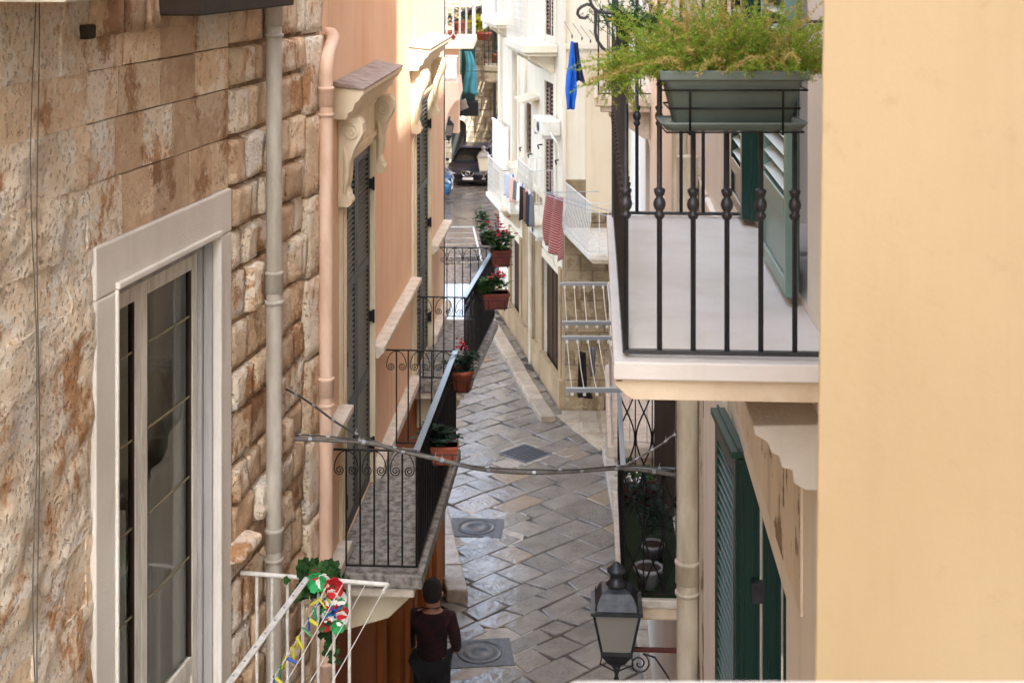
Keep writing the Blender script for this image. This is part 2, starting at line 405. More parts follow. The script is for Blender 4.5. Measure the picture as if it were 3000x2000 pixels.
MT['kerb_warm'] = simple('kerb_warm', '#a5947f', .6, c2='#8a7a66', sc_=4, bump=.006, bs=30, rnd=.12)
MT['cast_iron'] = simple('cast_iron', '#5a5b5e', .45, .3, c2='#44464a', sc_=14)
MT['far_stone'] = stone('far_stone', ('#a89a82', '#93856c', '#75654e', '#bfb39c'), .02, .5, .2)
MT['dark_stone'] = stone('dark_stone', ('#8f7c63', '#7b6950', '#6a5840', '#a08d72'), .015, .4, .16)
# ================================================================ GROUND AND STREET
g = MB(); g.box(-60, 60, -30, 130, -.30, -.035); struct(g.build('ground', MT['joint']))
st_ = MB(); st_.box(-12, 6, -2, 62, -.034, -.012); street = struct(st_.build('street', MT['joint']))
def clip(poly, a, b, c):
    "keep the side a*x+b*y<=c"
    out = []
    for i in range(len(poly)):
        p, q = poly[i], poly[(i + 1) % len(poly)]; dp = a*p[0]+b*p[1]-c; dq = a*q[0]+b*q[1]-c
        if dp <= 0: out.append(p)
        if dp * dq < 0: t = dp / (dp - dq); out.append((p[0]+(q[0]-p[0])*t, p[1]+(q[1]-p[1])*t))
    return out
def slab_stone(mb, poly, top, inset=.010, depth=.03):
    n = len(poly); cx = sum(p[0] for p in poly)/n; cy = sum(p[1] for p in poly)/n
    def sh(d, z):
        r = []
        for x, y in poly:
            L = math.hypot(x-cx, y-cy) + 1e-6; k = max(0, 1 - d/L); r.append((cx+(x-cx)*k, cy+(y-cy)*k, z))
        return r
    tx, ty = U(-.012, .012), U(-.012, .012)
    ti = [(x, y, z + tx*(x-cx) + ty*(y-cy)) for x, y, z in sh(inset + .022, top)]
    tm = [(x, y, z + tx*(x-cx) + ty*(y-cy)) for x, y, z in sh(inset + .004, top - .009)]
    mb.loft([sh(inset, top - depth), tm, ti], smooth=False)
    return mb
e1 = Vector((math.cos(math.radians(44)), math.sin(math.radians(44)))); e2 = Vector((-e1.y, e1.x))
def lerp(tab, y):
    for (a, b), (c, d) in zip(tab, tab[1:]):
        if a <= y <= c: return b + (d - b) * (y - a) / (c - a)
    return tab[0][1] if y < tab[0][0] else tab[-1][1]
LEFT = [(9, -1.5), (15, -1.25), (18.5, -1.05), (19.2, -1.0), (22, -1.25), (30, -3.2), (46, -6.5), (60, -7.0)]
RIGHT = [(9, 1.30), (15, 1.53), (24.2, 1.54), (25.6, 1.25), (26.2, .78), (33.3, -.47), (40, -1.5), (44, -.8), (60, -.2)]
cells = []
r = -40.0
while r < 60:
    hgt = U(.31, .52); q = U(-45, -44)
    while q < 62:
        L = U(.36, .80)
        P = [e1 * q + e2 * r, e1 * (q + L) + e2 * r, e1 * (q + L) + e2 * (r + hgt), e1 * q + e2 * (r + hgt)]
        c = (P[0] + P[2]) / 2
        if 10 < c.y < 57 and lerp(LEFT, c.y) - .3 < c.x < lerp(RIGHT, c.y) + .3:
            sk = U(-.05, .05); P = [p + e1 * (sk if i > 1 else -sk) + Vector((U(-.018, .018), U(-.018, .018))) for i, p in enumerate(P)]
            cells.append((c.y, [tuple(p) for p in P]))
        q += L
    r += hgt
cells.sort(key=lambda t: t[0])
# manholes: (x, y, half size)
def gpt(px, py): p = flr(px, py, 0); return p.x, p.y
HOLES = [(*gpt(1405, 1912), .40, .40, 2), (*gpt(1395, 1545), .42, .36, 4), (*gpt(1538, 1329), .40, .55, 0)]
inview = []
for y, P in cells:
    n = len(P); c = (sum(p[0] for p in P)/n, sum(p[1] for p in P)/n)
    if any(abs(c[0]-hx) < hw*.9 and abs(c[1]-hy) < hd*.9 for hx, hy, hw, hd, rr in HOLES): continue
    inview.append((y, P))
far = MB(); k = 0
for y, P in inview:
    if y < 14.5: slab_stone(far, P, U(-.004, .004))
    elif k < 298:
        m = slab_stone(MB(), P, U(-.005, .006)); m.build('paving_stone', MT['paving'], street); k += 1
    else: slab_stone(far, P, U(-.004, .004))
far.build('paving_stones', MT['paving'], street, kind='stuff')
for i, (hx, hy, hw, hd, rot) in enumerate(HOLES):
    lab = ['square cast iron manhole cover with a round lid near the person', 'worn square grey iron cover beside the left stone step',
           'dark diamond set iron drain cover in the middle of the lane'][i]
    t = thing('manhole_cover', lab, 'manhole cover', FW, (hx, hy, 0), 'iron covers in the lane', RZ([6, -4, 45][i]))
    MB().box(-.72, .72, -.62, .62, -.035, -.003).build('cement_patch', MT['kerb'], t)
    if i == 2:
        MB().box(-.40,.40,-.40,.40,-.03,.006).build('frame', MT['kerb'], t, bevel=.006)
        m = MB().box(-.33,.33,-.33,.33,.007,.014); m.build('cover', MT['cast_iron'], t, bevel=.003)
        m = MB()
        for a in range(-3, 4): m.box(-.27,.27,a*.085-.016,a*.085+.016,.014,.021)
        m.build('ribs', MT['lamp_metal'], t, kind='stuff')
    else:
        MB().box(-.40,.40,-.34,.34,-.03,.006).build('frame', MT['cast_iron'], t, bevel=.005)
        m = MB()
        for a in range(-11, 12):
            for sg in (-1, 1):
                if abs(a*.034) < .30:
                    y0 = math.sqrt(max(0, .29**2 - (a*.034)**2)) ; m.box(a*.034-.008,a*.034+.008,sg*max(y0,.02)+0*sg,sg*.33,.006,.011)
        m.build('ribs', MT['cast_iron'], t, kind='stuff')
        m = MB().lathe([(.275,.004),(.275,.013),(.262,.018),(.255,.010),(.20,.010),(.19,.017),(.10,.017),(.09,.010),(.001,.010)], seg=40)
        m.build('lid', MT['cast_iron'], t)

def kerb_run(name, pts, width, z, mat, label=None, seg=1.0, side=1):
    "kerb stones along a polyline; each a part"
    root = bpy.data.objects.new(name, None); col.objects.link(root); root['kind'] = 'structure'
    for (x0, y0), (x1, y1) in zip(pts, pts[1:]):
        d = Vector((x1-x0, y1-y0)); L = d.length; d.normalize(); n = Vector((d.y, -d.x)) * side
        k = max(1, round(L / seg))
        for i in range(k):
            a = Vector((x0, y0)) + d * (L*i/k + .006); b = Vector((x0, y0)) + d * (L*(i+1)/k - .006)
            j = U(-.012, .012)
            P = [a + n*j, b + n*j, b + n*(width+j), a + n*(width+j)]
            if side < 0: P = P[::-1]
            m = MB().prism([tuple(p) for p in P][::-1], 'z', -.03, z + U(-.006, .006))
            m.build('kerb_stone', mat, root, bevel=.012)
    return root
kerb_run('right_kerb', [(1.53, 13), (1.53, 18.9), (1.53, 24.3)], .30, .13, MT['kerb'], seg=1.1)
kerb_run('corner_kerb', [(-.47, 33.3), (.15, 29.6), (.60, 26.9), (.80, 25.9)], .27, .10, MT['kerb_warm'], seg=.9)
pv = MB(); pv.prism([(.80, 26.2), (1.5, 24.4), (2.6, 24.4), (2.6, 26.7)], 'z', -.03, .02); bay = struct(pv.build('pavement', MT['kerb_warm']))
for i in range(5):
    for j in range(3):
        x0 = .9 + i*.36 + U(-.03,.03); y0 = 24.55 + j*.62
        if x0 + .1 < 1.6 - (y0 - 24.4)*.45 : continue
        slab_stone(MB(), [(x0, y0), (x0+.34, y0), (x0+.34, y0+.58), (x0, y0+.58)], .05).build('paving_stone', MT['kerb_warm'], bay)
pv = MB(); pv.box(1.84, 2.4, 12, 24.3, -.03, .115); struct(pv.build('pavement_strip', MT['kerb']))

# left stone step running out from under the balconies
t = thing('stone_step', 'long worn pale stone step at the foot of the left wall', 'step', FW, (-.82, 18.7, 0))
ed = [((-.58, 18.72), (-.86, 18.72)), ((-.69, 19.5), (-1.0, 19.5)), ((-.83, 20.5), (-1.15, 20.5)), ((-.98, 21.6), (-1.3, 21.6)), ((-1.13, 22.7), (-1.45, 22.7))]
for (a, b), (c, d) in zip(ed, ed[1:]):
    P = [(a[0]+.82, a[1]-18.7+.008), (c[0]+.82, c[1]-18.7-.008), (d[0]+.82, d[1]-18.7-.008), (b[0]+.82, b[1]-18.7+.008)]
    MB().prism(P[::-1], 'z', -.02, .17 + U(-.006, .006)).build('step_stone', MT['kerb'], t, bevel=.02)

# ================================================================ helpers for walls
def wall_mb(u0, u1, z0, z1, holes, depth, sgn, caps=True, top=True, thick=.35):
    """front face at y=0 with rectangular holes (u0,u1,z0,z1), reveals going inwards. sgn=+1: inside is +y (left side houses)"""
    us = sorted({u0, u1, *[h[0] for h in holes], *[h[1] for h in holes]}); zs = sorted({z0, z1, *[h[2] for h in holes], *[h[3] for h in holes]})
    us = [u for u in us if u0 <= u <= u1]; zs = [z for z in zs if z0 <= z <= z1]
    m = MB()
    for a, b in zip(us, us[1:]):
        for c, d in zip(zs, zs[1:]):
            if any(h[0] <= a and b <= h[1] and h[2] <= c and d <= h[3] for h in holes): continue
            m.add([(a,0,c),(b,0,c),(b,0,d),(a,0,d)], [(0,1,2,3) if sgn > 0 else (3,2,1,0)])
    for h in holes:
        a, b, c, d = h[:4]; y = depth * sgn
        m.add([(a,0,c),(a,y,c),(a,y,d),(a,0,d)], [(0,1,2,3)]); m.add([(b,0,c),(b,y,c),(b,y,d),(b,0,d)], [(3,2,1,0)])
        m.add([(a,0,d),(b,0,d),(b,y,d),(a,y,d)], [(0,1,2,3)]); m.add([(a,0,c),(b,0,c),(b,y,c),(a,y,c)], [(3,2,1,0)])
    y = thick * sgn
    if caps:
        for u in (u0, u1): m.add([(u,0,z0),(u,y,z0),(u,y,z1),(u,0,z1)], [(0,1,2,3)])
    if top: m.add([(u0,0,z1),(u1,0,z1),(u1,y*10,z1),(u0,y*10,z1)], [(0,1,2,3)])
    return m
def louvre_leaf(parent, w, h, rows, frame_mat, slat_mat, M, name='shutter', stile=.06, pitch=.045, slats=True, t=.035, label=None, cols=1, tilt=32, joined=False, depth=.034):
    """a louvred leaf in local x (width) z (height), faces y. rows: list of (z0,z1,'louvre'|'panel')"""
    fr = MB(); fr.box(0, stile, -t/2, t/2, 0, h); fr.box(w-stile, w, -t/2, t/2, 0, h)
    zs = [0] + [z for r_ in rows for z in r_[:2]] + [h]
    for a, b in zip(zs[::2], zs[1::2]): fr.box(stile, w-stile, -t/2, t/2, a, b)
    if cols == 2: fr.box(w/2-.025, w/2+.025, -t/2+.001, t/2-.001, stile, h-stile)
    leaf = fr.build(name, frame_mat, parent, M, bevel=.004, label=label)
    xs = [(stile, w-stile)] if cols == 1 else [(stile, w/2-.025), (w/2+.025, w-stile)]
    proto = {}
    jm = MB()
    for (z0, z1, kind) in rows:
        if kind == 'panel':
            for a, b in xs: MB().box(a, b, -t/4, t/4, z0, z1).build('panel', frame_mat, leaf, bevel=.004)
            continue
        n = int((z1-z0)/pitch)
        for i in range(n):
            z = z0 + (i+.5)*(z1-z0)/n
            for ci, (a, b) in enumerate(xs):
                Mx = T(0, 0, z) @ RX(tilt)
                if joined: jm.box(a, b, -depth/2, depth/2, -.003, .003, Mx); continue
                if ci not in proto:
                    proto[ci] = MB().box(a, b, -depth/2, depth/2, -.003, .003).build('slat', slat_mat, leaf, Mx)
                else: inst(proto[ci], leaf, Mx)
    if joined: jm.build('slats', slat_mat, leaf, kind='stuff')
    return leaf
def hinge(parent, M, mat):
    MB().box(-.02, .02, -.03, .03, -.045, .045).tube([(0, -.035, -.06), (0, -.035, .06)], .012, 8).build('hinge', mat, parent, M)

# ================================================================ STONE HOUSE (left, near)
def su(Y): return FS.inverted() @ Vector((-3.378 + .185*Y, Y, 0))
u_a = su(5.0).x; u_b = su(10.46).x
stone_house = thing('stone_house', 'old stone house on the left with rough blocks and white framed window', 'house', FS, (0, 0, 0))
ow0, ozt = on(FS, 326, 857); ow1, ozt2 = on(FS, 625, 691); ozt = (ozt + ozt2)/2
zb = H - 5.1
wall = wall_mb(su(-14).x, u_b, -.2, H + 4.5, [(ow0, ow1, zb, ozt)], .13, 1, thick=4).build('wall', MT['mortar'], stone_house)
# surround
sw0, _ = on(FS, 262, 800); sw1, _ = on(FS, 664, 800); szt = (on(FS, 270, 730)[1] + on(FS, 663, 543)[1]) / 2
m = MB()
for (a, b, c, d) in ((sw0, ow0, zb, ozt), (ow1, sw1, zb, ozt)): m.box(a, b, -.035, .02, c, d)
m.box(sw0, sw1, -.035, .02, ozt, szt)
sur = m.build('window_surround', MT['white_plaster'], stone_house, bevel=.012)
m = MB(); m.box(ow0-.025, ow1+.012, -.06, -.030, ozt+.01, ozt+.045); m.box(ow0-.025, ow0-.003, -.05, -.02, zb, ozt+.01); m.box(ow1+.003, ow1+.03, -.05, -.02, zb, ozt+.01)
m.build('window_architrave', MT['white_plaster'], stone_house, bevel=.008)
# recessed glazed door
W = ow1 - ow0 - .06; dd = .105
fr = MB(); fr.box(ow0, ow0+.07, .02, .13, zb, ozt); fr.box(ow1-.035, ow1, .06, .13, zb, ozt); fr.box(ow0+.07, ow1-.035, .05, .13, ozt-.07, ozt)
fr.build('window_frame', MT['worn_wood'], stone_house, bevel=.006)
m = MB()
for i, dx in enumerate((.012, .030)): m.box(ow0+.045+dx, ow0+.052+dx, .006, .03, zb, ozt)
m.build('frame_moulding', MT['white_wood'], stone_house)
x0 = ow0 + .07; x1 = ow1 - .035; xm = (x0 + x1) / 2 - .15
pz0 = H - 4.20; pz1 = ozt - .17
for k, (a, b) in enumerate(((x0, xm), (xm, x1))):
    leaf = bpy.data.objects.new('glazed_leaf', None); col.objects.link(leaf); leaf.parent = stone_house; leaf.location = (a, dd, 0)
    w_ = b - a - .004; s = .075
    m = MB(); m.box(0, s, -.02, .02, zb, ozt-.07); m.box(w_-s, w_, -.02, .02, zb, ozt-.07); m.box(s, w_-s, -.02, .02, pz1, ozt-.07)
    m.box(s, w_-s, -.02, .02, pz0-.10, pz0); m.box(s, w_-s, -.02, .02, zb, zb+.12); m.box(s, w_-s, -.006, .006, zb+.12, pz0-.10)
    m.build('sash', MT['white_wood'], leaf, bevel=.007)
    m = MB(); m.box(s+.004, s+.014, -.016, .016, pz0, pz1); m.box(w_-s-.014, w_-s-.004, -.016, .016, pz0, pz1); m.build('glazing_bead', MT['dark_wood'], leaf)
    MB().add([(s, 0, pz0), (w_-s, 0, pz0), (w_-s, 0, pz1), (s, 0, pz1)], [(0,1,2,3)]).build('pane', MT['window_glass'], leaf)
    z = pz1 - .28
    while z > pz0 + .2:
        MB().box(s, w_-s, -.008, -.003, z, z+.011).build('muntin', simple('muntin', '#8a8064', .6) if 'muntin' not in bpy.data.materials else bpy.data.materials['muntin'], leaf)
        z -= .475
    def cur(p, q, w_=w_, k=k):
        top = H - 2.98 + (.30*p**2.2 if k == 1 else .05*math.sin(p*5)) ; zz = (zb+.1) + (top-(zb+.1))*q
        x = s + (w_-2*s)*p
        return (x, .035 + .015*math.sin(p*17 + q*2) + .006*math.sin(p*31+q*4), zz)
    MB().sheet(cur, 64, 20).build('curtain', MT['curtain'], leaf)
MB().box(ow1-.012, ow1-.002, .004, .058, zb, ozt).build('reveal_panel', MT['worn_wood'], stone_house, bevel=.003)
# dim room behind the panes
m = MB(); m.add([(x0-.1,.27,zb),(x1+.1,.27,zb),(x1+.1,.27,ozt),(x0-.1,.27,ozt)], [(0,1,2,3)])
m.add([(x0-.1,.135,zb),(x0-.1,.27,zb),(x0-.1,.27,ozt),(x0-.1,.135,ozt)], [(0,1,2,3)]); m.add([(x1+.1,.135,zb),(x1+.1,.27,zb),(x1+.1,.27,ozt),(x1+.1,.135,ozt)], [(0,1,2,3)])
m.add([(x0-.1,.135,ozt),(x1+.1,.135,ozt),(x1+.1,.27,ozt),(x0-.1,.27,ozt)], [(0,1,2,3)])
m.build('room', simple('room_wall', '#d8d4c6', .9), stone_house)

# individual blocks
def block_mesh(u0, u1, z0, z1, prot, edge, rough, name, mat, res=.035):
    w_, h_ = u1-u0, z1-z0; nu = max(4, min(18, int(w_/res))); nz = max(4, min(14, int(h_/res)))
    sd_ = U(0, 90) if edge > 0 else 5.0; vs = []; 
    tx, tz = (U(-.5, .5)*prot*.6, U(-.5, .5)*prot*.6) if edge > 0 else (0, 0)
    jj = .012 if edge > .02 else (.003 if edge > 0 else 0); jit = [(U(-jj,jj), U(-jj,jj)) for _ in range(4)]
    for j in range(nz+1):
        for i in range(nu+1):
            p, q = i/nu, j/nz
            if edge > .001: p = edge/w_*i if i < 2 else (1-edge/w_*(nu-i) if i > nu-2 else p); q = edge/h_*j if j < 2 else (1-edge/h_*(nz-j) if j > nz-2 else q)
            jx = (jit[0][0]*(1-p)+jit[1][0]*p)*(1-q) + (jit[2][0]*(1-p)+jit[3][0]*p)*q
            jz = (jit[0][1]*(1-p)+jit[1][1]*p)*(1-q) + (jit[2][1]*(1-p)+jit[3][1]*p)*q
            u = u0 + w_*p; z = z0 + h_*q
            d = min(p*w_, (1-p)*w_, q*h_, (1-q)*h_)
            f = min(1, d/edge) if edge > .001 else 1; f = 1-(1-f)**2
            nz_ = noise.fractal(Vector((u*3.2+sd_, z*3.2, sd_)), 1.0, 2.0, 5) * rough + noise.noise(Vector((u*13+sd_, z*13, 3))) * rough*.35
            y = -(prot*f + tx*(p-.5) + tz*(q-.5) + nz_*(.3+.7*f)) + (0 if f > 0 else .012)
            ex = noise.noise(Vector((z*9, sd_, u*2)))*rough*.5 if f < 1 else 0
            vs.append((u + jx + ex, min(y, -.006 if edge == 0 and prot > .005 and f >= 1 else .012), z + jz + noise.noise(Vector((u*9, sd_, 7)))*rough*.4*(f < 1)))
    m = MB(); fs = [(j*(nu+1)+i, j*(nu+1)+i+1, (j+1)*(nu+1)+i+1, (j+1)*(nu+1)+i) for j in range(nz) for i in range(nu)]
    m.add(vs, fs, True)
    # skirt into the wall
    ring = [i for i in range(nu+1)] + [j*(nu+1)+nu for j in range(1, nz+1)] + [nz*(nu+1)+i for i in range(nu-1, -1, -1)] + [j*(nu+1) for j in range(nz-1, 0, -1)]
    rv = [vs[i] for i in ring]; n = len(rv)
    m.add(rv + [(x, .03, z) for x, y, z in rv], [(i, i+n, (i+1)%n+n, (i+1)%n) for i in range(n)], False)
    return m.build(name, mat, stone_house)
zoneA = su(on(FS, 0, 500)[0]*0 + 6.95).x
uC0 = su(8.76).x; uC1 = su(9.42).x; uD1 = su(10.12).x
z = H - 6.2; rows = []
while z < H + .45:
    hrow = U(.24, .34)
    for lv in (ozt, szt):
        if z < lv < z + hrow and lv - z > .1: hrow = lv - z
    rows.append((z, z + hrow)); z += hrow
cnt = 0
def row_fill(ua, ub, z0, z1, lo, hi, kind):
    if kind == 'A': lo, hi = .45, .95
    u = ua
    while u < ub - .02:
        L = U(lo, hi); L = min(L, ub - u)
        if ub - (u + L) < .10: L = ub - u
        g_ = .0012 if kind == 'A' else (.0036 if kind == 'B' else .003)
        if kind == 'A': block_mesh(u+g_*.4, u+L-g_*.4, z0+g_*.3, z1-g_*.3, (.020 if RN.random() < .8 else .008), 0, .030, 'stone_block', MT[RN.choice(['stone_pale','stone_pale','stone_pale','stone_pale','stone_ochre'])], .028)
        elif kind == 'B': block_mesh(u+g_, u+L-g_, z0+g_, z1-g_, U(.010, .020), 0.0001, .007, 'stone_block', MT[RN.choice(['stone_brown','stone_brown','stone_ochre','stone_ochre','stone_pale'])])
        elif kind == 'C': block_mesh(u+.010, u+L-.010, z0+.012, z1-.012, U(.015, .085), .014, .016, 'stone_block', MT[RN.choice(['stone_ochre','stone_ochre','stone_brown','stone_pale'])], .028)
        elif kind == 'E': block_mesh(u+.003, u+L-.003, z0+.003, z1-.003, U(.045, .055), .012, .006, 'corner_block', MT[RN.choice(['stone_pale','stone_ochre'])])
        u += L
for i, (z0, z1) in enumerate(rows):
    o_ = U(-.1, .1)
    if z0 > H - 3.9: row_fill(su(5.4).x, zoneA, z0, z1, .28, .55, 'A')
    else: continue
for i, (z0, z1) in enumerate(rows):
    if z0 >= szt - .02: row_fill(zoneA, uC0 - .02, z0, z1, .30, .55, 'B')
    elif z1 <= szt + .02: row_fill(zoneA, sw0 - .004, z0, z1, .2, .5, 'A')
    off = RN.choice([0, .12, .2])
    row_fill(max(uC0, sw1+.006) if z0 < szt else uC0-.02, uC1 + off*.4, z0, z1, .18, .36, 'C')
    row_fill(uC1 + off*.4, uD1, z0, z1, .18, .42, 'C')
for k in range(14):
    z0 = H - 7 + k*.58; block_mesh(uD1+.01, u_b-.01, z0+.004, z0+.576, .055, .012, .006, 'corner_block', MT['stone_pale' if k % 3 else 'stone_ochre'])
# broken cornice piece low on the wall
a, zc = on(FS, 722, 1612, -.1)
MB().prism([(-.02, -.06), (-.12, -.03), (-.15, .02), (-.14, .05), (-.02, .07)], 'x', a-.10, a+.16, T(0, 0, zc)).build('cornice_fragment', MT['stone_pale'], stone_house, bevel=.012)
# balcony above: slab edge, supporting stones and beam end
a0, zt = on(FS, 193, 9, -.55); a1, _ = on(FS, 607, 9, -.55)
MB().box(a0, a1, -.55, .0, zt+.0, zt+.16).build('balcony_slab', MT['ledge_stone'], stone_house, bevel=.01)
MB().box(a0, a1+.0, -.60, .0, zt+.165, zt+.20).build('balcony_slab_top', MT['ledge_stone'], stone_house)
b0, zz = on(FS, 285, 112, -.07); b1, _ = on(FS, 560, 100, -.07)
for i in range(4):
    p = b0 + (b1-b0)*i/4; q = b0 + (b1-b0)*(i+1)/4
    block_mesh(p+.003, q-.003, zz+.0, zz+.24, .07, .01, .004, 'corbel_stone', MT['stone_brown'])
c0, cz = on(FS, 585, 48, -.30); c1, _ = on(FS, 775, 48, -.10)
MB().box(c0, c1, -.30, .0, cz+.0, cz+.2).build('beam', MT['brown_beam'], stone_house, bevel=.01)
c0, cz = on(FS, 255, 117, -.06); MB().box(c0, c0+.10, -.06, .0, cz+.0, cz+.07).build('beam_end', MT['brown_beam'], stone_house, bevel=.01)

# thin cables down the wall
for k, (px, wob) in enumerate(((85, .012), (72, .03))):
    u0, _ = on(FS, px, 600)
    pts = [(u0 + wob*math.sin(i*.9 + k) + (.02 if k and i > 8 else 0), -.045, H + .2 - i*.28) for i in range(16)]
    tag(MB().tube(pts, .003, 5).build('cable', MT['old_wire'], None, FS.copy()),
        ['thin dark cable hanging straight down the rough stone wall far left', 'wavy old cable beside the straight one on the far left wall'][k], 'cable')

# grey downpipe
def pipe(name, label, F, px, Yn, n, r, z0, z1, mat, collars, sgn, elbow=None):
    u0 = (F.inverted() @ Vector((0, 0, 0))).x
    t = thing(name, label, 'drainpipe', F, (px, n, 0))
    pts = [(0, 0, z0), (0, 0, z1)]
    if elbow: pts = [(0, 0, z0)] + elbow
    MB().tube(pts, r, 20).build('pipe', mat, t)
    for cz in collars:
        MB().lathe([(r+.001, -.07), (r+.008, -.065), (r+.008, .05), (r+.012, .055), (r+.012, .07), (r+.001, .075)], (0, 0, cz), 20).build('collar', mat, t)
        MB().lathe([(r+.004, -.012), (r+.010, -.010), (r+.010, .010), (r+.004, .012)], (0, 0, cz-.13), 20).box(-.008, .008, 0 if sgn > 0 else n*-1, (-n) if sgn > 0 else 0, cz-.14, cz-.12).build('bracket', mat, t)
    return t
pu, pzz = on(FS, 803, 800, -.12)
cz = [H - (y + 150)/FP*9.6 for y in (38, 790, 1515)]
pipe('drainpipe', 'thick pale grey drainpipe running down the rough stone house wall', FS, pu, 0, -.12, .052, -.1, H+7, MT['pipe_grey'], cz, 1)

# ================================================================ PINK HOUSE (left)
def pu_(Y): return FL.inverted() @ Vector((-2.066 + .06*Y, Y, 0))
P0 = pu_(10.50).x; P1 = pu_(19.15).x
D1a, D1b, D2a, D2b = pu_(11.50).x, pu_(12.93).x, pu_(15.95).x, pu_(17.35).x
ZF = H - 4.85; ZT = H - 1.76
pink = thing('pink_house', 'salmon pink plastered house on the left with tall grey louvred shutters', 'house', FL, (0, 0, 0))
holes = [(D1a, D1b, ZF, ZT), (D2a, D2b, ZF, ZT), (pu_(13.6).x, pu_(14.9).x, 0, 2.6), (pu_(16.1).x, pu_(17.5).x, 0, 2.7)]
wall_mb(P0, P1, ZF - .16, H + 4.5, [h for h in holes if h[2] > 3], .12, 1, thick=.5).build('wall', MT['pink_plaster'], pink)
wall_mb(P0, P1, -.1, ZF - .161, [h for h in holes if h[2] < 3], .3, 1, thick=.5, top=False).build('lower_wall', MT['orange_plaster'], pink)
m = MB()
for h in holes[2:]: m.box(h[0], h[1], .22, .3, 0, h[3])
m.build('ground_door', MT['dark_wood'], pink)
for di, (a, b) in enumerate(((D1a, D1b), (D2a, D2b))):
    # moulded surround
    m = MB(); s = .13
    m.box(a-s, a, -.030, .01, ZF, ZT); m.box(b, b+s*.75, -.030, .01, ZF, ZT); m.box(a-s, b+s*.75, -.030, .01, ZT, ZT+.42)
    m.box(a-s*.45, a-.008, -.045, -.028, ZF, ZT+.01); m.box(b+.008, b+s*.4, -.045, -.028, ZF, ZT+.01); m.box(a-s, b+s*.75, -.048, -.028, ZT+.05, ZT+.10)
    m.box(a-s*.6, b+s*.45, -.055, -.02, ZT+.36, ZT+.42)
    m.build('door_surround', MT['trim_cream'], pink, bevel=.006)
    # cornice and frieze
    z = ZT + .42; m = MB()
    prof = [(0, 0), (-.10, 0), (-.115, .05), (-.15, .07), (-.17, .13), (-.20, .15), (-.225, .19), (-.24, .20), (-.24, .235), (0, .255)]
    m.prism(prof, 'x', a-.36, b+.38, T(0, 0, z)); m.build('cornice', MT['trim_cream'] , pink, bevel=.004)
    MB().prism([(-.245, .238), (-.25, .25), (.0, .30), (0, .262)], 'x', a-.38, b+.40, T(0, 0, z)).build('cornice_cap', MT['roof_lead'], pink)
    # scroll brackets at both ends
    for e in (a-.20, b+.10):
        prof = [(0, .0), (-.17, .0), (-.20, -.05), (-.205, -.13), (-.17, -.20), (-.13, -.27), (-.105, -.36), (-.085, -.47), (-.075, -.56), (-.10, -.62), (-.09, -.69), (-.04, -.72), (0, -.72)]
        br = MB().prism(prof, 'x', e, e+.16, T(0, 0, z)).build('scroll_bracket', MT['trim_cream'], pink, bevel=.012)
        for sx in (e-.004, e+.164):
            pts = [(sx, -.105 + .075*math.cos(t)*(1-t/14), z - .12 + .075*math.sin(t)*(1-t/14)) for t in [i*.45 for i in range(26)]]
            MB().tube(pts, .009, 6).build('volute', MT['trim_cream'], br)
            pts = [(sx, -.055 - .02*math.sin(t*3), z - .24 - .36*t) for t in [i/8 for i in range(9)]]
            MB().tube(pts, [.022*math.sin(.3+2.5*i/8)+.004 for i in range(9)], 6).build('leaf_carving', MT['trim_cream'], br)
        MB().tube([(e-.006, -.07, z-.67), (e+.166, -.07, z-.67)], .045, 14).build('roll', MT['trim_cream'], br)
    # two louvred leaves, closed
    W_ = (b-a)/2; h_ = ZT - ZF - .03
    rws = [(.10, .95, 'louvre'), (1.05, 1.98, 'louvre'), (2.06, 2.98, 'louvre')]
    for k in range(2):
        lf = louvre_leaf(pink, W_-.006, h_, rws, MT['shutter_grey'], MT['slat_grey'], T(a + W_*k + .003, .02, ZF+.02), pitch=.043 if di == 0 else .05, joined=(di == 1), tilt=20, stile=.085, depth=.030)
        for hz in (.35, 1.5, 2.7): hinge(lf, T(.02 if k == 0 else W_-.03, -.02, hz), MT['black_iron'])
    m = MB().box(a, b, .09, .12, ZF, ZT); m.build('door_back', MT['dark_wood'], pink)
# string courses: at rail height and at floor height, between the doors
for nm, z, pr, th in (('rail_ledge', H-3.75, .115, .10), ('floor_band', ZF-.05, .105, .16)):
    for (a, b) in ((P0+.03, D1a-.10), (D1b+.10, D2a-.14), (D2b+.10, P1)):
        MB().prism([(0, 0), (-pr*.55, 0), (-pr*.8, th*.35), (-pr, th*.5), (-pr, th), (0, th+.01)], 'x', a, b, T(0, 0, z)).build(nm, MT['ledge_stone'], pink, bevel=.004)
# lower orange piers and lintel on the ground floor
for Y in (13.45, 15.35, 15.75, 17.9):
    MB().box(pu_(Y).x-.11, pu_(Y).x+.11, -.06, 0, 0, 2.9).build('pier', MT['orange_plaster'], pink, bevel=.01)
MB().box(P1-.02, P1+.03, -.012, .05, 0, H+6).build('corner_dark_strip', MT['wire'], pink)  # narrow dark strip up the far corner edge
# string course further up
m = MB().prism([(0,0),(-.08,0),(-.11,.06),(-.14,.1),(-.14,.16),(0,.17)], 'x', P0, pu_(13.2).x, T(0,0,H+.02)); m.build('upper_band', MT['trim_cream'], pink, bevel=.004)
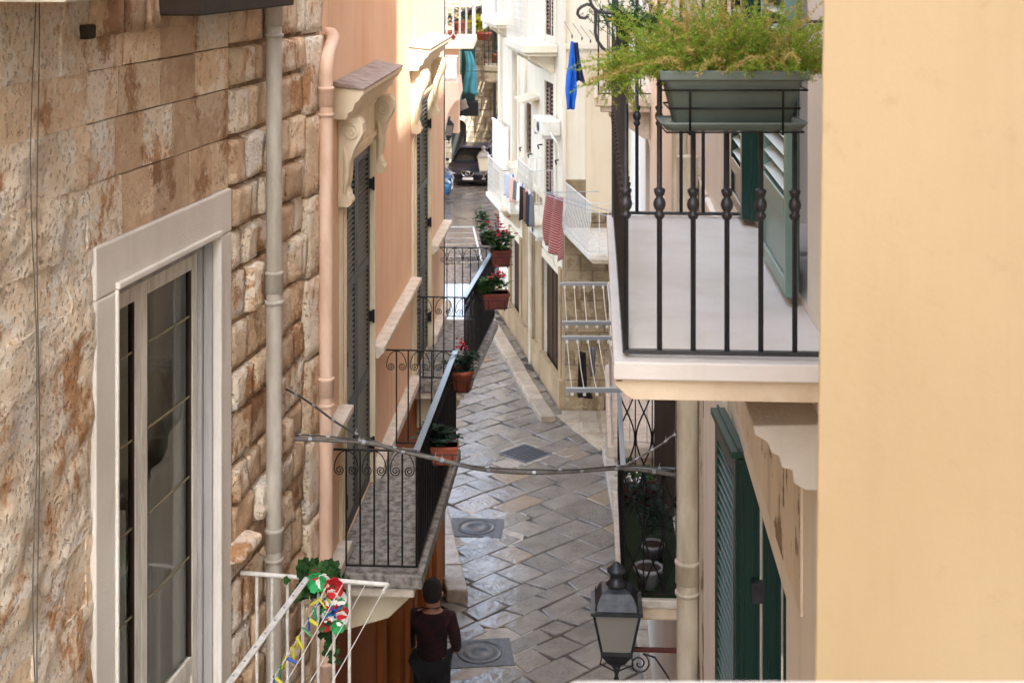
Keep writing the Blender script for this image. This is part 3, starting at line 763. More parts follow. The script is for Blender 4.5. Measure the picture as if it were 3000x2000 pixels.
# pink drain pipe with an elbow at the top
u0, _ = on(FL, 955, 600, -.09); _, ze = on(FL, 955, 215, -.09)
R_ = .050
el = [(0, 0, ze), (.01, 0, ze+.05), (.05, .0, ze+.10), (.13, .0, ze+.155), (.30, .0, ze+.235), (.42, .04, ze+.26), (.47, .12, ze+.26)]
pipe('drainpipe', 'pink painted drainpipe with bent top at the corner of the pink house', FL, u0, 0, -.09, R_, -.1, H, MT['pipe_pink'],
     [H - (y + 150)/FP*10.9 for y in (262, 1070, 1860)], 1, elbow=el)
u0, _ = on(FL, 934, 1200, -.03)
tag(MB().tube([(u0+.012*math.sin(i), -.03, H-.3-i*.35) for i in range(14)], .006, 5).build('cable', MT['pipe_pink'], None, FL.copy()), 'thin pink painted cable beside the pink drainpipe', 'cable')
# ================================================================ BALCONIES
def spiral(r0, turns, n=22, ph=0.0, sgn=1):
    return [((r0*(1-.85*i/n))*math.cos(ph+sgn*2*math.pi*turns*i/n), (r0*(1-.85*i/n))*math.sin(ph+sgn*2*math.pi*turns*i/n)) for i in range(n+1)]
def run(a, b):
    a = Vector(a); b = Vector(b); L = (b-a).length; ang = math.atan2(b.y-a.y, b.x-a.x)
    return L, Matrix.Translation((a.x, a.y, 0)) @ Matrix.Rotation(ang, 4, 'Z')
def rail_side(t, a, b, zt, zbm, sp, prot, top_mat, iron, rt=.010, top=(.018, .010), first=True, last=True, protos=None, scroll=None):
    "one straight side of a railing from a to b (local xy): top rail, bottom rail, balusters"
    L, M = run(a, b)
    MB().box(-.006, L+.006, -top[0], top[0], zt-top[1], zt, M=None).build('handrail', top_mat, t, M, bevel=.002)
    MB().box(0, L, -.009, .009, zbm, zbm+.012).build('bottom_rail', iron, t, M)
    n = max(1, round(L/sp))
    for i in range(n+1):
        if (i == 0 and not first) or (i == n and not last): continue
        x = L*i/n
        if 'b' not in protos: protos['b'] = prot().build('baluster', iron, t, M @ T(x, 0, 0))
        else: inst(protos['b'], t, M @ T(x, 0, 0))
    if scroll:
        n2 = max(1, round(L/(2*sp)))
        for i in range(n):
            x = L*(i+.5)/n
            if 's' not in protos: protos['s'] = scroll().build('scroll', iron, t, M @ T(x, 0, zt))
            else: inst(protos['s'], t, M @ T(x, 0, zt) @ Matrix.Scale(-1 if i % 2 else 1, 4, (1, 0, 0)))
def bal_plain(z0, z1, r):
    return lambda: MB().tube([(0, 0, z0), (0, 0, z1)], r, 6)
def scroll_small(sp):
    def f():
        m = MB(); R = sp*.36
        pts = [(x, 0, z) for x, z in spiral(R, 1.9, 26, math.pi*.95, 1)]
        m.tube([(p[0]+sp*.02, 0, p[2]-.165) for p in pts], .0045, 5)
        arc = [(-sp*.36 + sp*.86*(1-math.cos(q))*1.0, 0, -.165 + .15*math.sin(q)) for q in [i*math.pi/2/8 for i in range(9)]]
        m.tube(arc, .0045, 5); return m
    return f
def pink_balcony(label, Y0, Y1, o0, o1, group):
    a = pu_(Y0).x; b = pu_(Y1).x
    t = thing('iron_balcony', label, 'balcony', FL, (0, 0, ZF), group)
    MB().prism([(a, 0), (b, 0), (b, -o1-.05), (a, -o0-.05)], 'z', -.11, 0).build('slab', MT['old_slab'], t, bevel=.012)
    MB().prism([(a+.05, 0), (b-.05, 0), (b-.05, -o1+.02), (a+.05, -o0+.02)], 'z', -.20, -.112).build('slab_moulding', MT['ledge_stone'], t, bevel=.015)
    for f in (.16, .84):
        x = a + (b-a)*f; m = MB().prism([(0, 0), (-o0*.85, 0), (-o0*.85, -.14), (-o0*.6, -.30), (0, -.42)], 'x', x-.11, x+.11, T(0, 0, -.2)); m.build('console', MT['trim_cream'], t, bevel=.015)
    pr = {}; z1 = .96; bl = bal_plain(.05, z1-.01, .0075); s = scroll_small(.11)
    rail_side(t, (a+.03, -.0), (a+.03, -o0), z1, .05, .11, bl, MT['black_iron'], MT['black_iron'], protos=pr, scroll=s, top=(.012, .012), first=False)
    rail_side(t, (a+.03, -o0), (b-.03, -o1), z1, .05, .11, bl, MT['rail_top'], MT['black_iron'], protos=pr, scroll=s, top=(.026, .012))
    rail_side(t, (b-.03, -o1), (b-.03, -.0), z1, .05, .11, bl, MT['black_iron'], MT['black_iron'], protos=pr, scroll=s, top=(.012, .012), last=False)
    return t
bal1 = pink_balcony('nearer black iron balcony with scrolls and weathered grey floor on the pink house', 11.05, 13.85, .66, .69, 'scrolled iron balconies on the pink house')
bal2 = pink_balcony('farther black iron balcony with scrolls on the pink house, pots on its outer rail', 15.9, 18.6, .58, .72, 'scrolled iron balconies on the pink house')

# ================================================================ CREAM HOUSE (right) and its near balcony
def ru(Y): return FR.inverted() @ Vector((.676 + .0576*Y, Y, 0))
ZB = H - 1.15
cream = thing('cream_house', 'cream plastered house on the right with dark green louvred shutters', 'house', FR, (0, 0, 0))
N0, N1 = ru(4.50).x, ru(5.86).x
L0, L1 = ru(5.0).x, ru(7.0).x
ZLT = H - 2.28
holes = [(N0, N1, ZB+.02, H+1.3), (L0, L1, H-5.5, ZLT), (ru(10.7).x, ru(12.1).x, H-4.75, H-2.2), (ru(17.2).x, ru(18.4).x, H-1.6, H+1), (ru(17.2).x, ru(18.6).x, H-5, H-2.4), (ru(20.8).x, ru(21.8).x, H-1.6, H+.8)]
wall_mb(ru(3.35).x, ru(26.5).x, -.1, H+5.5, holes, .22, -1, thick=.8).build('wall', MT['cream_plaster'], cream)
MB().box(ru(2.3).x, ru(5.6).x, -.55, -.02, H+5.4, H+13).build('shadow_tower', MT['cream_plaster'], cream)  # unseen tower added to cast the upright shadow edge on the pink wall
# peeling pilaster between pipe and shutters, seen below the slab
m = MB(); m.box(ru(7.15).x, ru(8.3).x, 0, .035, -.1, H-1.45); m.build('pilaster', MT['cream_plaster'], cream, bevel=.008)
m = MB(); m.box(ru(8.35).x, ru(9.3).x, 0, .018, -.1, H-1.45); m.build('peeling_strip', MT['cream_peeling'], cream, bevel=.01)
m = MB(); m.box(ru(4.6).x, ru(6.95).x, 0, .008, ZLT+.12, H-1.36); m.build('plaster_field', MT['cream_peeling'], cream)
# upper door: reveal panels, leaves
def leafM(u, n, z, ang): return T(u, n, z) @ RZ(ang)
h_ = 2.35
lf = louvre_leaf(cream, .50, h_, [(.05, .14, 'panel'), (.20, h_-.1, 'louvre')], MT['green_dark'], MT['pale_slat'], leafM(ru(5.87).x, .045, ZB+.03, 0), pitch=.056, stile=.055, tilt=-30, depth=.034, t=.042)
MB().box(.02, .48, -.026, -.022, .05, h_-.05).build('slat_gap_shade', MT['fabric_black'], lf)  # added dark sheet: shade between the slats put into colour
lf = louvre_leaf(cream, .68, h_, [(.05, .24, 'panel'), (.31, h_-.1, 'louvre')], MT['green_pale'], MT['pale_slat'], leafM(ru(4.56).x, .040, ZB+.03, 0), pitch=.056, stile=.05, tilt=-30, depth=.036, t=.042, label='pale green lit louvred leaf nearest the yellow wall')
MB().box(.02, .66, -.026, -.022, .05, h_-.05).build('slat_gap_shade', MT['green_dark'], lf)  # same sheet in dark green, standing for the shaded slat gaps
for k, (Y, nn, w_) in enumerate(((5.84, .03, .07), (5.80, -.05, .08))):
    MB().box(0, .03, -w_, 0.0, 0, h_).box(-.004, .0, -w_*.8, -w_*.2, .1, h_-.1).build('folded_leaf', MT['green_dark'], cream, T(ru(Y).x, nn, ZB+.03), bevel=.005)
for z in (.32, .40): MB().lathe([(.001, 0), (.010, 0), (.012, .02), (.001, .024)], seg=8).build('bolt', MT['iron'], cream, T(ru(5.78).x, -.05, ZB+z) @ RY(-90))
MB().box(N0, N1, -.30, -.22, ZB, H+1.3).build('door_back', MT['dark_wood'], cream)
MB().box(ru(5.24).x, ru(5.78).x, -.22, .0, ZB+.0, ZB+.035).build('door_sill', MT['pale_slab'], cream)
# lower window: shutters seen from above, one floor down
lf = louvre_leaf(cream, .60, 3.0, [(.10, 2.9, 'louvre')], MT['green_dark'], MT['green_slat'], leafM(ru(6.42).x, .02, ZLT-3.02, 4), pitch=.045, stile=.06, tilt=-14, depth=.032)
MB().box(0, .62, -.035, .035, 0, .03).box(0, .62, -.005, .005, .03, .045).build('leaf_cap', MT['green_slat'], lf, T(0, 0, 3.0))
for k, (Y, n0, n1) in enumerate(((6.40, -.07, .02), (6.36, -.16, -.08), (6.30, -.24, -.165))):
    MB().box(0, .035, n0, n1, 0, 3.0).box(-.006, 0, n0+.02, n1-.02, .1, 2.9).build('folded_leaf', MT['green_dark'], cream, T(ru(Y).x, 0, ZLT-3.02), bevel=.005)
MB().box(ru(5.26).x, ru(6.6).x, -.085, -.035, ZLT-.045, ZLT-.002).build('window_head', MT['green_slat'], cream, bevel=.004)
MB().box(ru(5.2).x, ru(5.26).x, -.085, -.035, ZLT-3, ZLT-.002).build('window_frame', MT['green_dark'], cream, bevel=.004)
MB().box(ru(5.3).x, ru(6.3).x, -.30, -.24, ZLT-3, ZLT-.05).build('window_blind', simple('lilac_panel', '#a79fa6', .8, c2='#918a90', sc_=6), cream)
lf = louvre_leaf(cream, .46, 1.1, [(.08, 1.0, 'louvre')], MT['green_pale'], MT['green_pale'], leafM(ru(5.36).x, .02, ZLT-2.1, 6), pitch=.05, stile=.09, tilt=-20, joined=True)
for hz in (.35, 2.4): hinge(cream, T(ru(6.38).x, -.06, ZLT-3+hz), MT['lamp_metal'])
# stepped corbel under the slab
pf = [(0, -.45), (.05, -.45), (.085, -.43), (.09, -.392), (.12, -.385), (.128, -.35), (.15, -.343), (.162, -.31), (.175, -.303), (.20, -.29), (.205, -.262), (0, -.255)]
m = MB().prism(pf, 'x', ru(4.2).x, ru(4.72).x, T(0, 0, ZB))
m.build('corbel', MT['white_plaster'], cream, bevel=.005)
# main balcony
ya, yb = 3.97, 6.07; ua, ub = ru(ya).x, ru(yb).x; D_ = .585
tb = thing('iron_balcony', 'large near balcony with dark grey beaded railing and pale stone floor', 'balcony', FR, (0, 0, ZB))
MB().box(ua-.045, ub+.04, 0, D_+.035, -.050, -.0).build('slab', MT['pale_slab'], tb, bevel=.004)
MB().box(ua-.022, ub+.02, 0, D_+.012, -.062, -.050).build('slab_shadow_gap', MT['slab_stone'], tb)
MB().prism([(D_+.03, -.062), (D_+.03, -.072), (D_-.0, -.10), (D_-.02, -.112), (0, -.112), (0, -.062)], 'x', ua-.02, ub, T(0, 0, 0)).build('slab_moulding', MT['slab_stone'], tb, bevel=.002)
def beaded(z0, z1):
    def f():
        r = .0075; zc = .43
        pr = [(r, z0), (r, zc-.040), (.011, zc-.038), (.015, zc-.030), (.015, zc-.024), (.009, zc-.018), (.0155, zc-.008), (.018, zc+.003), (.0155, zc+.014), (.009, zc+.023), (.013, zc+.029), (.016, zc+.038), (.0165, zc+.044), (.012, zc+.047), (r, zc+.050), (r, z1)]
        return MB().lathe(pr, seg=12)
    return f
pr = {}; ZR = .95
rail_side(tb, (ua, D_), (ua, .02), ZR, .012, .0985, beaded(.02, ZR-.02), MT['iron'], MT['iron'], protos=pr, top=(.012, .008))
rail_side(tb, (ub, D_), (ub, .02), ZR, .012, .0985, beaded(.02, ZR-.02), MT['iron'], MT['iron'], protos=pr, top=(.012, .008))
rail_side(tb, (ua, D_), (ub, D_), ZR-.085, .012, .105, beaded(.02, ZR-.09), MT['rail_top'], MT['iron'], protos=pr, top=(.020, .010), first=False, last=False)
for u_ in (ua, ub):
    L, M = run((u_, D_), (u_, .02)); MB().box(0, L, -.009, .009, ZR-.112, ZR-.10).build('second_rail', MT['iron'], tb, M)
MB().box(-.014, .014, -.014, .014, 0, ZR+.25).build('corner_post', MT['iron'], tb, T(ub, D_, 0))
# curled strap and scroll at the near corner
pts = [(0, z) for z in (-.135, -.06, -.02)] + [(-.012*math.sin(q), .0 + .02*q) for q in (0.4, .9, 1.5)] + [(-.028, .045), (-.05, .05)]
m = MB(); path = [(-.03, ZR-.125), (-.012, ZR-.135), (0, ZR-.12), (.004, ZR-.07), (0, ZR-.03), (-.004, ZR-.008), (-.012, ZR+.004), (-.026, ZR+.008)]
vs = [(y, x, z) for x in (0, .036) for (y, z) in path]; n = len(path)
m.add([(p[0], p[1], p[2]) for p in vs], [(i, i+1, i+1+n, i+n) for i in range(n-1)], True)
m.build('curled_strap', MT['iron'], tb, T(ua-.02, D_-.008, 0), solid=.006)
def p3(px, py): v = tb.matrix_world.inverted() @ at(px, py, 3.93); return v
curl = [(1722,46),(1715,54),(1700,52),(1692,42),(1694,30),(1704,20),(1720,13),(1736,18),(1744,32),(1745,60),(1744,95),(1750,120),(1766,142),(1786,155),(1808,162)]
MB().tube([p3(*c) for c in curl], [.0035]+[.0045]*(len(curl)-1), 8).build('scroll_ornament', MT['iron'], tb)
MB().tube([p3(*c) for c in [(1728,-60),(1728,0),(1736,22),(1752,34),(1775,38),(1812,40)]], .0045, 8).build('scroll_ornament', MT['iron'], tb)

# ---- lower balcony on the right, one storey down, with green mat and plants
ZL = H - 4.75
ya, yb = 10.4, 12.4; ua, ub = ru(ya).x, ru(yb).x; D_ = .46
tl = thing('iron_balcony', 'lower right balcony with crossing curved bars, green mat and potted plants', 'balcony', FR, (0, 0, ZL))
MB().box(ua-.04, ub+.04, 0, D_+.05, -.06, 0).build('slab', MT['ledge_stone'], tl, bevel=.01)
MB().box(ua, ub, .02, D_-.01, .002, .014).build('green_mat', MT['green_mat'], tl)
MB().box(ua-.02, ub+.02, 0, D_+.02, -.16, -.062).build('slab_moulding', MT['slab_stone'], tl, bevel=.02)
def curvy(sp, sg):
    def f():
        pts = []
        for i in range(25):
            q = i/24; z = .03 + .90*q; x = sg*sp*.5*(math.cos(q*math.pi*2)*.92); pts.append((x, 0, z))
        return MB().tube(pts, .0075, 6)
    return f
for (a, b) in (((ua, .02), (ua, D_)), ((ua, D_), (ub, D_)), ((ub, D_), (ub, .02))):
    L, M = run(a, b); n = max(1, round(L/.155)); sp = L/n
    MB().box(-.01, L+.01, -.02, .02, .94, .952).build('handrail', MT['rail_top'], tl, M, bevel=.002)
    MB().box(0, L, -.01, .01, .025, .04).build('bottom_rail', MT['black_iron'], tl, M)
    c1 = c2 = None
    for i in range(n):
        x = sp*(i+.5)
        if c1 is None:
            c1 = curvy(sp, 1)().build('curved_bar', MT['black_iron'], tl, M @ T(x, 0, 0)); c2 = curvy(sp, -1)().build('curved_bar', MT['black_iron'], tl, M @ T(x, 0.003, 0))
        else: inst(c1, tl, M @ T(x, 0, 0)); inst(c2, tl, M @ T(x, .003, 0))
    for i in range(n+1): MB().tube([(sp*i, 0, .03), (sp*i, 0, .94)], .006, 6).build('upright', MT['black_iron'], tl, M)
# green shutter on that balcony's door + back wall box seen beyond
MB().box(ru(11.9).x, ru(11.93).x, .0, .17, 0, 2.2).build('open_door_leaf', MT['dark_wood'], tl, bevel=.004)
lf = louvre_leaf(cream, .62, 2.3, [(.1, 2.2, 'louvre')], MT['green_dark'], MT['green_slat'], leafM(ru(12.15).x, .03, ZL+.05, 0), pitch=.05, joined=True)
lf = louvre_leaf(cream, .62, 2.3, [(.1, 2.2, 'louvre')], MT['green_dark'], MT['green_slat'], leafM(ru(10.35).x, .03, ZL+.05, 0), pitch=.05, joined=True)
MB().box(ru(10.7).x, ru(12.1).x, -.30, -.22, ZL, ZL+2.6).build('door_back', MT['dark_wood'], cream)
for a, b, c, d in holes[3:]:
    MB().box(a, b, -.30, -.22, c, d).build('window_back', MT['brown_paint'], cream)
# balconies farther along the right wall (seen through the near railing)
def iron_box_balcony(label, F, u0, u1, z, dep, rh, mat, slabmat, sp=.12, group=None, thick=.12, r=.007, rev=False, name='iron_balcony', top=None, brackets=True):
    t = thing(name, label, 'balcony', F, (0, 0, z), group)
    MB().box(u0-.04, u1+.04, 0, dep+.05, -thick, 0).build('slab', slabmat, t, bevel=.02)
    MB().box(u0+.02, u1-.02, 0, dep-.02, -thick-.07, -thick-.001).build('slab_moulding', slabmat, t, bevel=.02)
    if brackets:
        for f in (.18, .82):
            x = u0 + (u1-u0)*f
            MB().prism([(0, 0), (dep*.8, 0), (dep*.8, -.08), (dep*.45, -.20), (.08, -.34), (0, -.36)], 'x', x-.09, x+.09, T(0, 0, -thick-.07)).build('bracket', slabmat, t, bevel=.015)
    pr = {}; bl = bal_plain(.02, rh-.01, r); tm = top or mat
    rail_side(t, (u0, .0), (u0, dep), rh, .03, sp, bl, tm, mat, protos=pr, first=False, top=(.014, .012))
    rail_side(t, (u0, dep), (u1, dep), rh, .03, sp, bl, tm, mat, protos=pr, top=(.014, .012))
    rail_side(t, (u1, dep), (u1, .0), rh, .03, sp, bl, tm, mat, protos=pr, last=False, top=(.014, .012))
    return t
iron_box_balcony('small pale balcony glimpsed between the near railing bars', FR, ru(16.8).x, ru(18.8).x, H-1.75, .62, .9, MT['black_iron'], MT['ledge_stone'])
iron_box_balcony('grey floored balcony with lace patterned rail seen through the lower right railing', FR, ru(13.6).x, ru(16.2).x, H-4.75, .50, .95, MT['white_metal'], MT['ledge_stone'], sp=.16)
# drainpipe right
u0, _ = on(FR, 2014, 1500, .09)
ypp = 10.05
pipe('drainpipe', 'cream painted drainpipe on the right house beside the plant filled balcony', FR, u0, 0, .09, .068, -.1, H-1.3, MT['pipe_cream'], [H-5.35, H-3.9], -1)
u0, _ = on(FR, 1985 + 55, 1800, .03)
tag(MB().tube([(u0+.01*math.sin(i*1.3), .035, H-1.4-i*.3) for i in range(20)], .014, 6).build('cable', MT['pipe_cream'], None, FR.copy()), 'lumpy painted conduit running down beside the cream drainpipe', 'conduit')
u0, _ = on(FR, 2030, 300, .06)
pipe('drainpipe', 'upper cream drainpipe behind the planter between the railing bars', FR, ru(9.9).x, 0, .08, .055, H-1.9, H+5, MT['pipe_cream'], [H-.6], -1)
# ================================================================ YELLOW HOUSE (near right) and ledge
yh = thing('yellow_house', 'smooth warm yellow wall filling the right edge of view', 'house', FW, (0, 0, 0))
Yw = 2.3; xt = (2413-1500)/FP*Yw; xb = (2389-1500)/FP*Yw; zt_ = H + 150/-FP*Yw; zb_ = H - 2150/FP*Yw
sl = (xb - xt)/(zb_ - zt_)
vs = [(xt + sl*(z - zt_), Yw, z) for z in (-.1, H+9)]
m = MB(); x0 = vs[0][0]; x1 = vs[1][0]
N = 260; z0_, z1_ = H-1.6, H+.3; zs = [-.1] + [z0_ + (z1_-z0_)*i/N for i in range(N+1)] + [H+9]
L1 = []; L2 = []; L3 = []
for z in zs:
    e = x0 + (x1-x0)*(z+.1)/(H+9.1) + .0009*noise.noise(Vector((z*7, 0, 3))) + .0005*noise.noise(Vector((z*31, 0, 9)))
    L1.append((e+.0016, Yw, z)); L2.append((e, Yw+.004, z)); L3.append((.75, 3.2, z))
n = len(zs); m.add([(7, Yw, z) for z in zs] + L1 + L2 + L3 + [(7, 3.2, z) for z in zs],
      [(n+i, i, i+1, n+i+1) for i in range(n-1)] + [(2*n+i, n+i, n+i+1, 2*n+i+1) for i in range(n-1)] + [(3*n+i, 2*n+i, 2*n+i+1, 3*n+i+1) for i in range(n-1)] + [(i, 4*n+i, 4*n+i+1, i+1) for i in range(n-1)])
m.add([(x1, Yw, H+9), (7, Yw, H+9), (7, 3.2, H+9), (.75, 3.2, H+9)], [(0,1,2,3)])
m.build('wall', MT['yellow_plaster'], yh)
lg = MB(); zc = H - 2136/FP*1.15
lg.box(.03, .30*1.15/1.15+.0, .80, 1.15, zc-.12, zc)
lg = MB().prism([(.022, zc-.10), (.035, zc-.008), (.05, zc), (.62, zc), (.62, zc-.12)], 'y', .80, 1.15)
tag(lg.build('window_ledge', MT['pale_slab'], bevel=.006), 'blurred pale stone ledge right in front of the camera at the bottom', 'ledge')
# ================================================================ WHITE HOUSE (right, beyond)
def du(Y): return (FD.inverted() @ Vector((5.405 - .167*Y, Y, 0))).x
white = thing('white_house', 'tall white plastered house on the right with brown shutters and small balconies', 'house', FD, (0, 0, 0))
A0, A1 = du(26.5), du(34.2)
s1a, _ = on(FD, 1626, 400); s1b, _ = on(FD, 1600, 400); _, s1t = on(FD, 1602, 236); _, s1z = on(FD, 1626, 590)
s2b, _ = on(FD, 1503, 300); s2a, _ = on(FD, 1518, 300); _, s2t = on(FD, 1510, 150); _, s2z = on(FD, 1510, 475)
_, u1z = on(FD, 1612, 105)
dA0, _ = on(FD, 1642, 1000); dA1, _ = on(FD, 1594, 1000); _, dAt = on(FD, 1594, 750)
dB0, _ = on(FD, 1527, 800); dB1, _ = on(FD, 1500, 800); _, dBt = on(FD, 1505, 690)
w3b, _ = on(FD, 1541, 420); w3a, _ = on(FD, 1556, 420); _, w3t = on(FD, 1545, 300); _, w3z = on(FD, 1545, 450)
holes = [(s1a, s1b, s1z, s1t), (s2a, s2b, s2z, s2t), (s1a, s1b, u1z, H+1.2), (s2a, s2b, H-1.0, H+1.5), (dA0, dA1, .0, dAt), (dB0, dB1, 0.0, dBt), (w3a, w3b, w3z, w3t)]
wall_mb(A0, A1, -.1, H+11, holes, .14, -1, thick=.01, caps=False, top=False).build('wall', MT['white_wall'], white)
IW = FD.inverted()
def fw(x, y, z): return IW @ Vector((x, y, z))
def wbox(parent, name, mat, x0, x1, y0, y1, z0, z1, bevel=0, label=None):
    "a world-aligned box as a child of a facade thing"
    o = MB().box(x0, x1, y0, y1, z0, z1).build(name, mat, parent, parent.matrix_world.inverted(), bevel=bevel, label=label); return o
cx = 5.405 - .167*26.5
# front face, towards the camera: plaster above, dark stone blocks below
fm = MB(); fm.add([(cx, 26.5, 4.3), (9, 26.5, 4.3), (9, 26.5, H+11), (cx, 26.5, H+11)], [(0,1,2,3)])
HT = H + 11; fm.add([(cx, 26.5, HT), (9, 26.5, HT), (9, 34.2, HT), (5.405-.167*34.2, 34.2, HT)], [(0,1,2,3)]); fm.add([(9, 34.2, 0), (9, 34.2, HT), (5.405-.167*34.2, 34.2, HT), (5.405-.167*34.2, 34.2, 0)], [(0,1,2,3)])
fm.build('front_wall', MT['white_wall'], white, IW.copy())
wbox(white, 'lower_wall', MT['mortar'], cx+.01, 3.2, 26.49, 26.8, -.1, 4.3)
z = 0.0; rr_ = 0
while z < 4.25:
    hh = min(U(.26, .34), 4.3 - z); x = cx; first = True
    while x < 2.5:
        L = U(.30, .62) * (.6 if first and rr_ % 2 else 1); L = min(L, 2.6-x); first = False
        wbox(white, 'stone_block', MT['dark_stone'], x+.006, x+L-.006, 26.49-U(.02, .045), 26.5, z+.006, z+hh-.006, bevel=.012); x += L
    z += hh; rr_ += 1
pa = at(1716, 165, 26.49); pb = at(1800, 560, 26.49)
wbox(white, 'raised_panel', MT['panel_beige'], pa.x, 2.6, 26.44, 26.5, pb.z-.4, pa.z, bevel=.01)
pa = at(1660, 137, 26.4); wbox(white, 'string_course', MT['white_wall'], cx-.03, 2.6, 26.42, 26.5, pa.z-.05, pa.z+.05, bevel=.01)
# ground floor of the side wall: warmer stone, doors
def dbox(name, mat, u0, u1, n0, n1, z0, z1, bevel=.006, **k): return MB().box(u0, u1, n0, n1, z0, z1).build(name, mat, white, bevel=bevel, **k)
dbox('brown_door', MT['brown_paint'], dA0, dA1, -.12, -.06, .12, dAt-.01)
for i in range(1, 4): dbox('door_plank', MT['brown_paint'], dA0+(dA1-dA0)*i/4-.22, dA0+(dA1-dA0)*i/4-.02, -.061, -.045, .2, dAt-.1)
dbox('brown_door', MT['brown_paint'], dB0, dB1, -.12, -.06, .12, dBt-.01)
for a, b, t_ in ((dA0, dA1, dAt), (dB0, dB1, dBt)):
    dbox('door_jamb', MT['stained_cream'], a-.22, a-.002, 0, .05, 0, t_+.16); dbox('door_jamb', MT['stained_cream'], b+.002, b+.22, 0, .05, 0, t_+.16); dbox('door_lintel', MT['trim_cream'], a, b, 0, .05, t_, t_+.16)
    for hz in (.5, 1.6, t_-.5): dbox('strap_hinge', MT['black_iron'], a+.02, a+.22, -.05, -.035, hz, hz+.04)
dbox('plinth', MT['stained_cream'], A0+.02, A1, 0, .10, 0, .55)
dbox('stone_facing', MT['stained_cream'], A0+.02, dA0-.23, 0, .02, .55, 3.6); dbox('stone_facing', MT['stained_cream'], dA1+.23, dB0-.23, 0, .02, .55, 3.6)
pj = MB().tube([(du(29.5), .09, 0), (du(29.5), .09, 4.0)], .05, 10).build('wall_pipe', MT['pipe_cream'], white)
# shutters
for (a, b, z0, z1, bm) in ((s1a, s1b, s1z, s1t, 0), (s1a, s1b, u1z, H+1.2, 0), (s2a, s2b, H-1.0, H+1.5, 0)):
    wl = (b-a)/2
    for k in range(2):
        louvre_leaf(white, wl-.01, z1-z0-.02, [(.1, (z1-z0)/2-.04, 'louvre'), ((z1-z0)/2+.04, z1-z0-.12, 'louvre')], MT['brown_paint'], MT['brown_slat'], T(a+wl*k+.005, -.02, z0+.01), pitch=.075, joined=True, tilt=-40, stile=.07, depth=.06)
    dbox('surround', MT['white_wall'], a-.2, a-.004, 0, .035, z0-.1, z1+.22); dbox('surround', MT['white_wall'], b+.004, b+.2, 0, .035, z0-.1, z1+.22); dbox('surround', MT['white_wall'], a, b, 0, .035, z1+.003, z1+.22)
dbox('window', MT['white_wood'], s2a+.12, s2b-.12, -.12, -.08, s2z, s2t); dbox('window_back', MT['dark_wood'], s2a, s2b, -.139, -.12, s2z, s2t)
dbox('surround', MT['white_wall'], s2a-.16, s2a-.004, 0, .03, s2z-.1, s2t+.2); dbox('surround', MT['white_wall'], s2b+.004, s2b+.16, 0, .03, s2z-.1, s2t+.2)
dbox('window_grille', MT['brown_slat'], w3a, w3b, -.10, -.08, w3z, w3t)
for i in range(6): dbox('grille_bar', MT['dark_wood'], w3a, w3b, -.08, -.06, w3z+.1+i*.13, w3z+.13+i*.13)
for (px, py) in ((1528, 432), (1553, 452), (1582, 424), (1634, 469)):
    a, z = on(FD, px, py, .05); MB().tube([(0, -.05, 0), (0, .05, 0), (.08, .08, -.02), (.08, .06, -.10)], .016, 6).build('shutter_hook', MT['black_iron'], white, T(a, 0, z))
# pilaster strips and cornice lines for relief
for Y in (26.55, 30.6, 33.9): dbox('pilaster', MT['white_wall'], du(Y)-.16, du(Y)+.16, 0, .06, 3.7, H+7)
dbox('string_course', MT['trim_cream'], A0, A1, 0, .07, 3.62, 3.74)
# canopy over the small window
a, z = on(FD, 1540, 292, .2)
MB().prism([(0, .12), (.36, 0), (.36, -.03), (0, .05)], 'x', a-.5, a+.5, T(0, 0, z)).build('small_canopy', MT['trim_cream'], white)
# AC units
def ac_unit(label, F, px0, px1, py0, py1, n, sgn):
    u1, z1 = on(F, px0, py0, n*sgn); u0, z0 = on(F, px1, py1, n*sgn); 
    W_, H_ = abs(u1-u0), abs(z1-z0); W_ = min(max(W_, .62), .95)
    t = thing('air_conditioner', label, 'air conditioner', F, (u0, 0, z0), 'air conditioners on the white house')
    MB().box(0, W_, sgn*.06, sgn*n, .0, H_).build('casing', MT['ac_white'], t, bevel=.03)
    ring = MB()
    for r_ in (.30, .24, .18, .12, .06): ring.tube([(W_*.40 + r_*H_*math.cos(q*math.pi/12), sgn*(n+.012), H_/2 + r_*H_*math.sin(q*math.pi/12)) for q in range(24)], .006, 5, closed=True)
    ring.build('fan_grille', MT['lamp_metal'], t)
    MB().box(W_*.78, W_*.93, sgn*n, sgn*(n+.015), H_*.15, H_*.85).build('side_panel', MT['trim_cream'], t, bevel=.004)
    for x in (.08, W_-.08): MB().box(x-.02, x+.02, 0, sgn*n, -.05, -.003).build('bracket', MT['white_metal'], t)
    MB().tube([(0, sgn*n*.6, H_*.2), (-.12, sgn*n*.6, H_*.1), (-.18, sgn*n*.4, -.1), (-.15, sgn*.1, -.5)], .02, 6).build('hose', MT['ac_white'], t)
    return t
ac_unit('air conditioner high on the white house between narrow window and brown shutter', FD, 1548, 1588, 328, 402, .42, 1)
ac_unit('lower air conditioner in the corner above the brown ground floor door', FD, 1528, 1572, 610, 700, .42, 1)
a, z = on(FD, 1505, 600, .2)
dbox('meter_box', MT['ac_white'], a-.35, a+.35, 0, .34, z-.15, z+.35, bevel=.02)
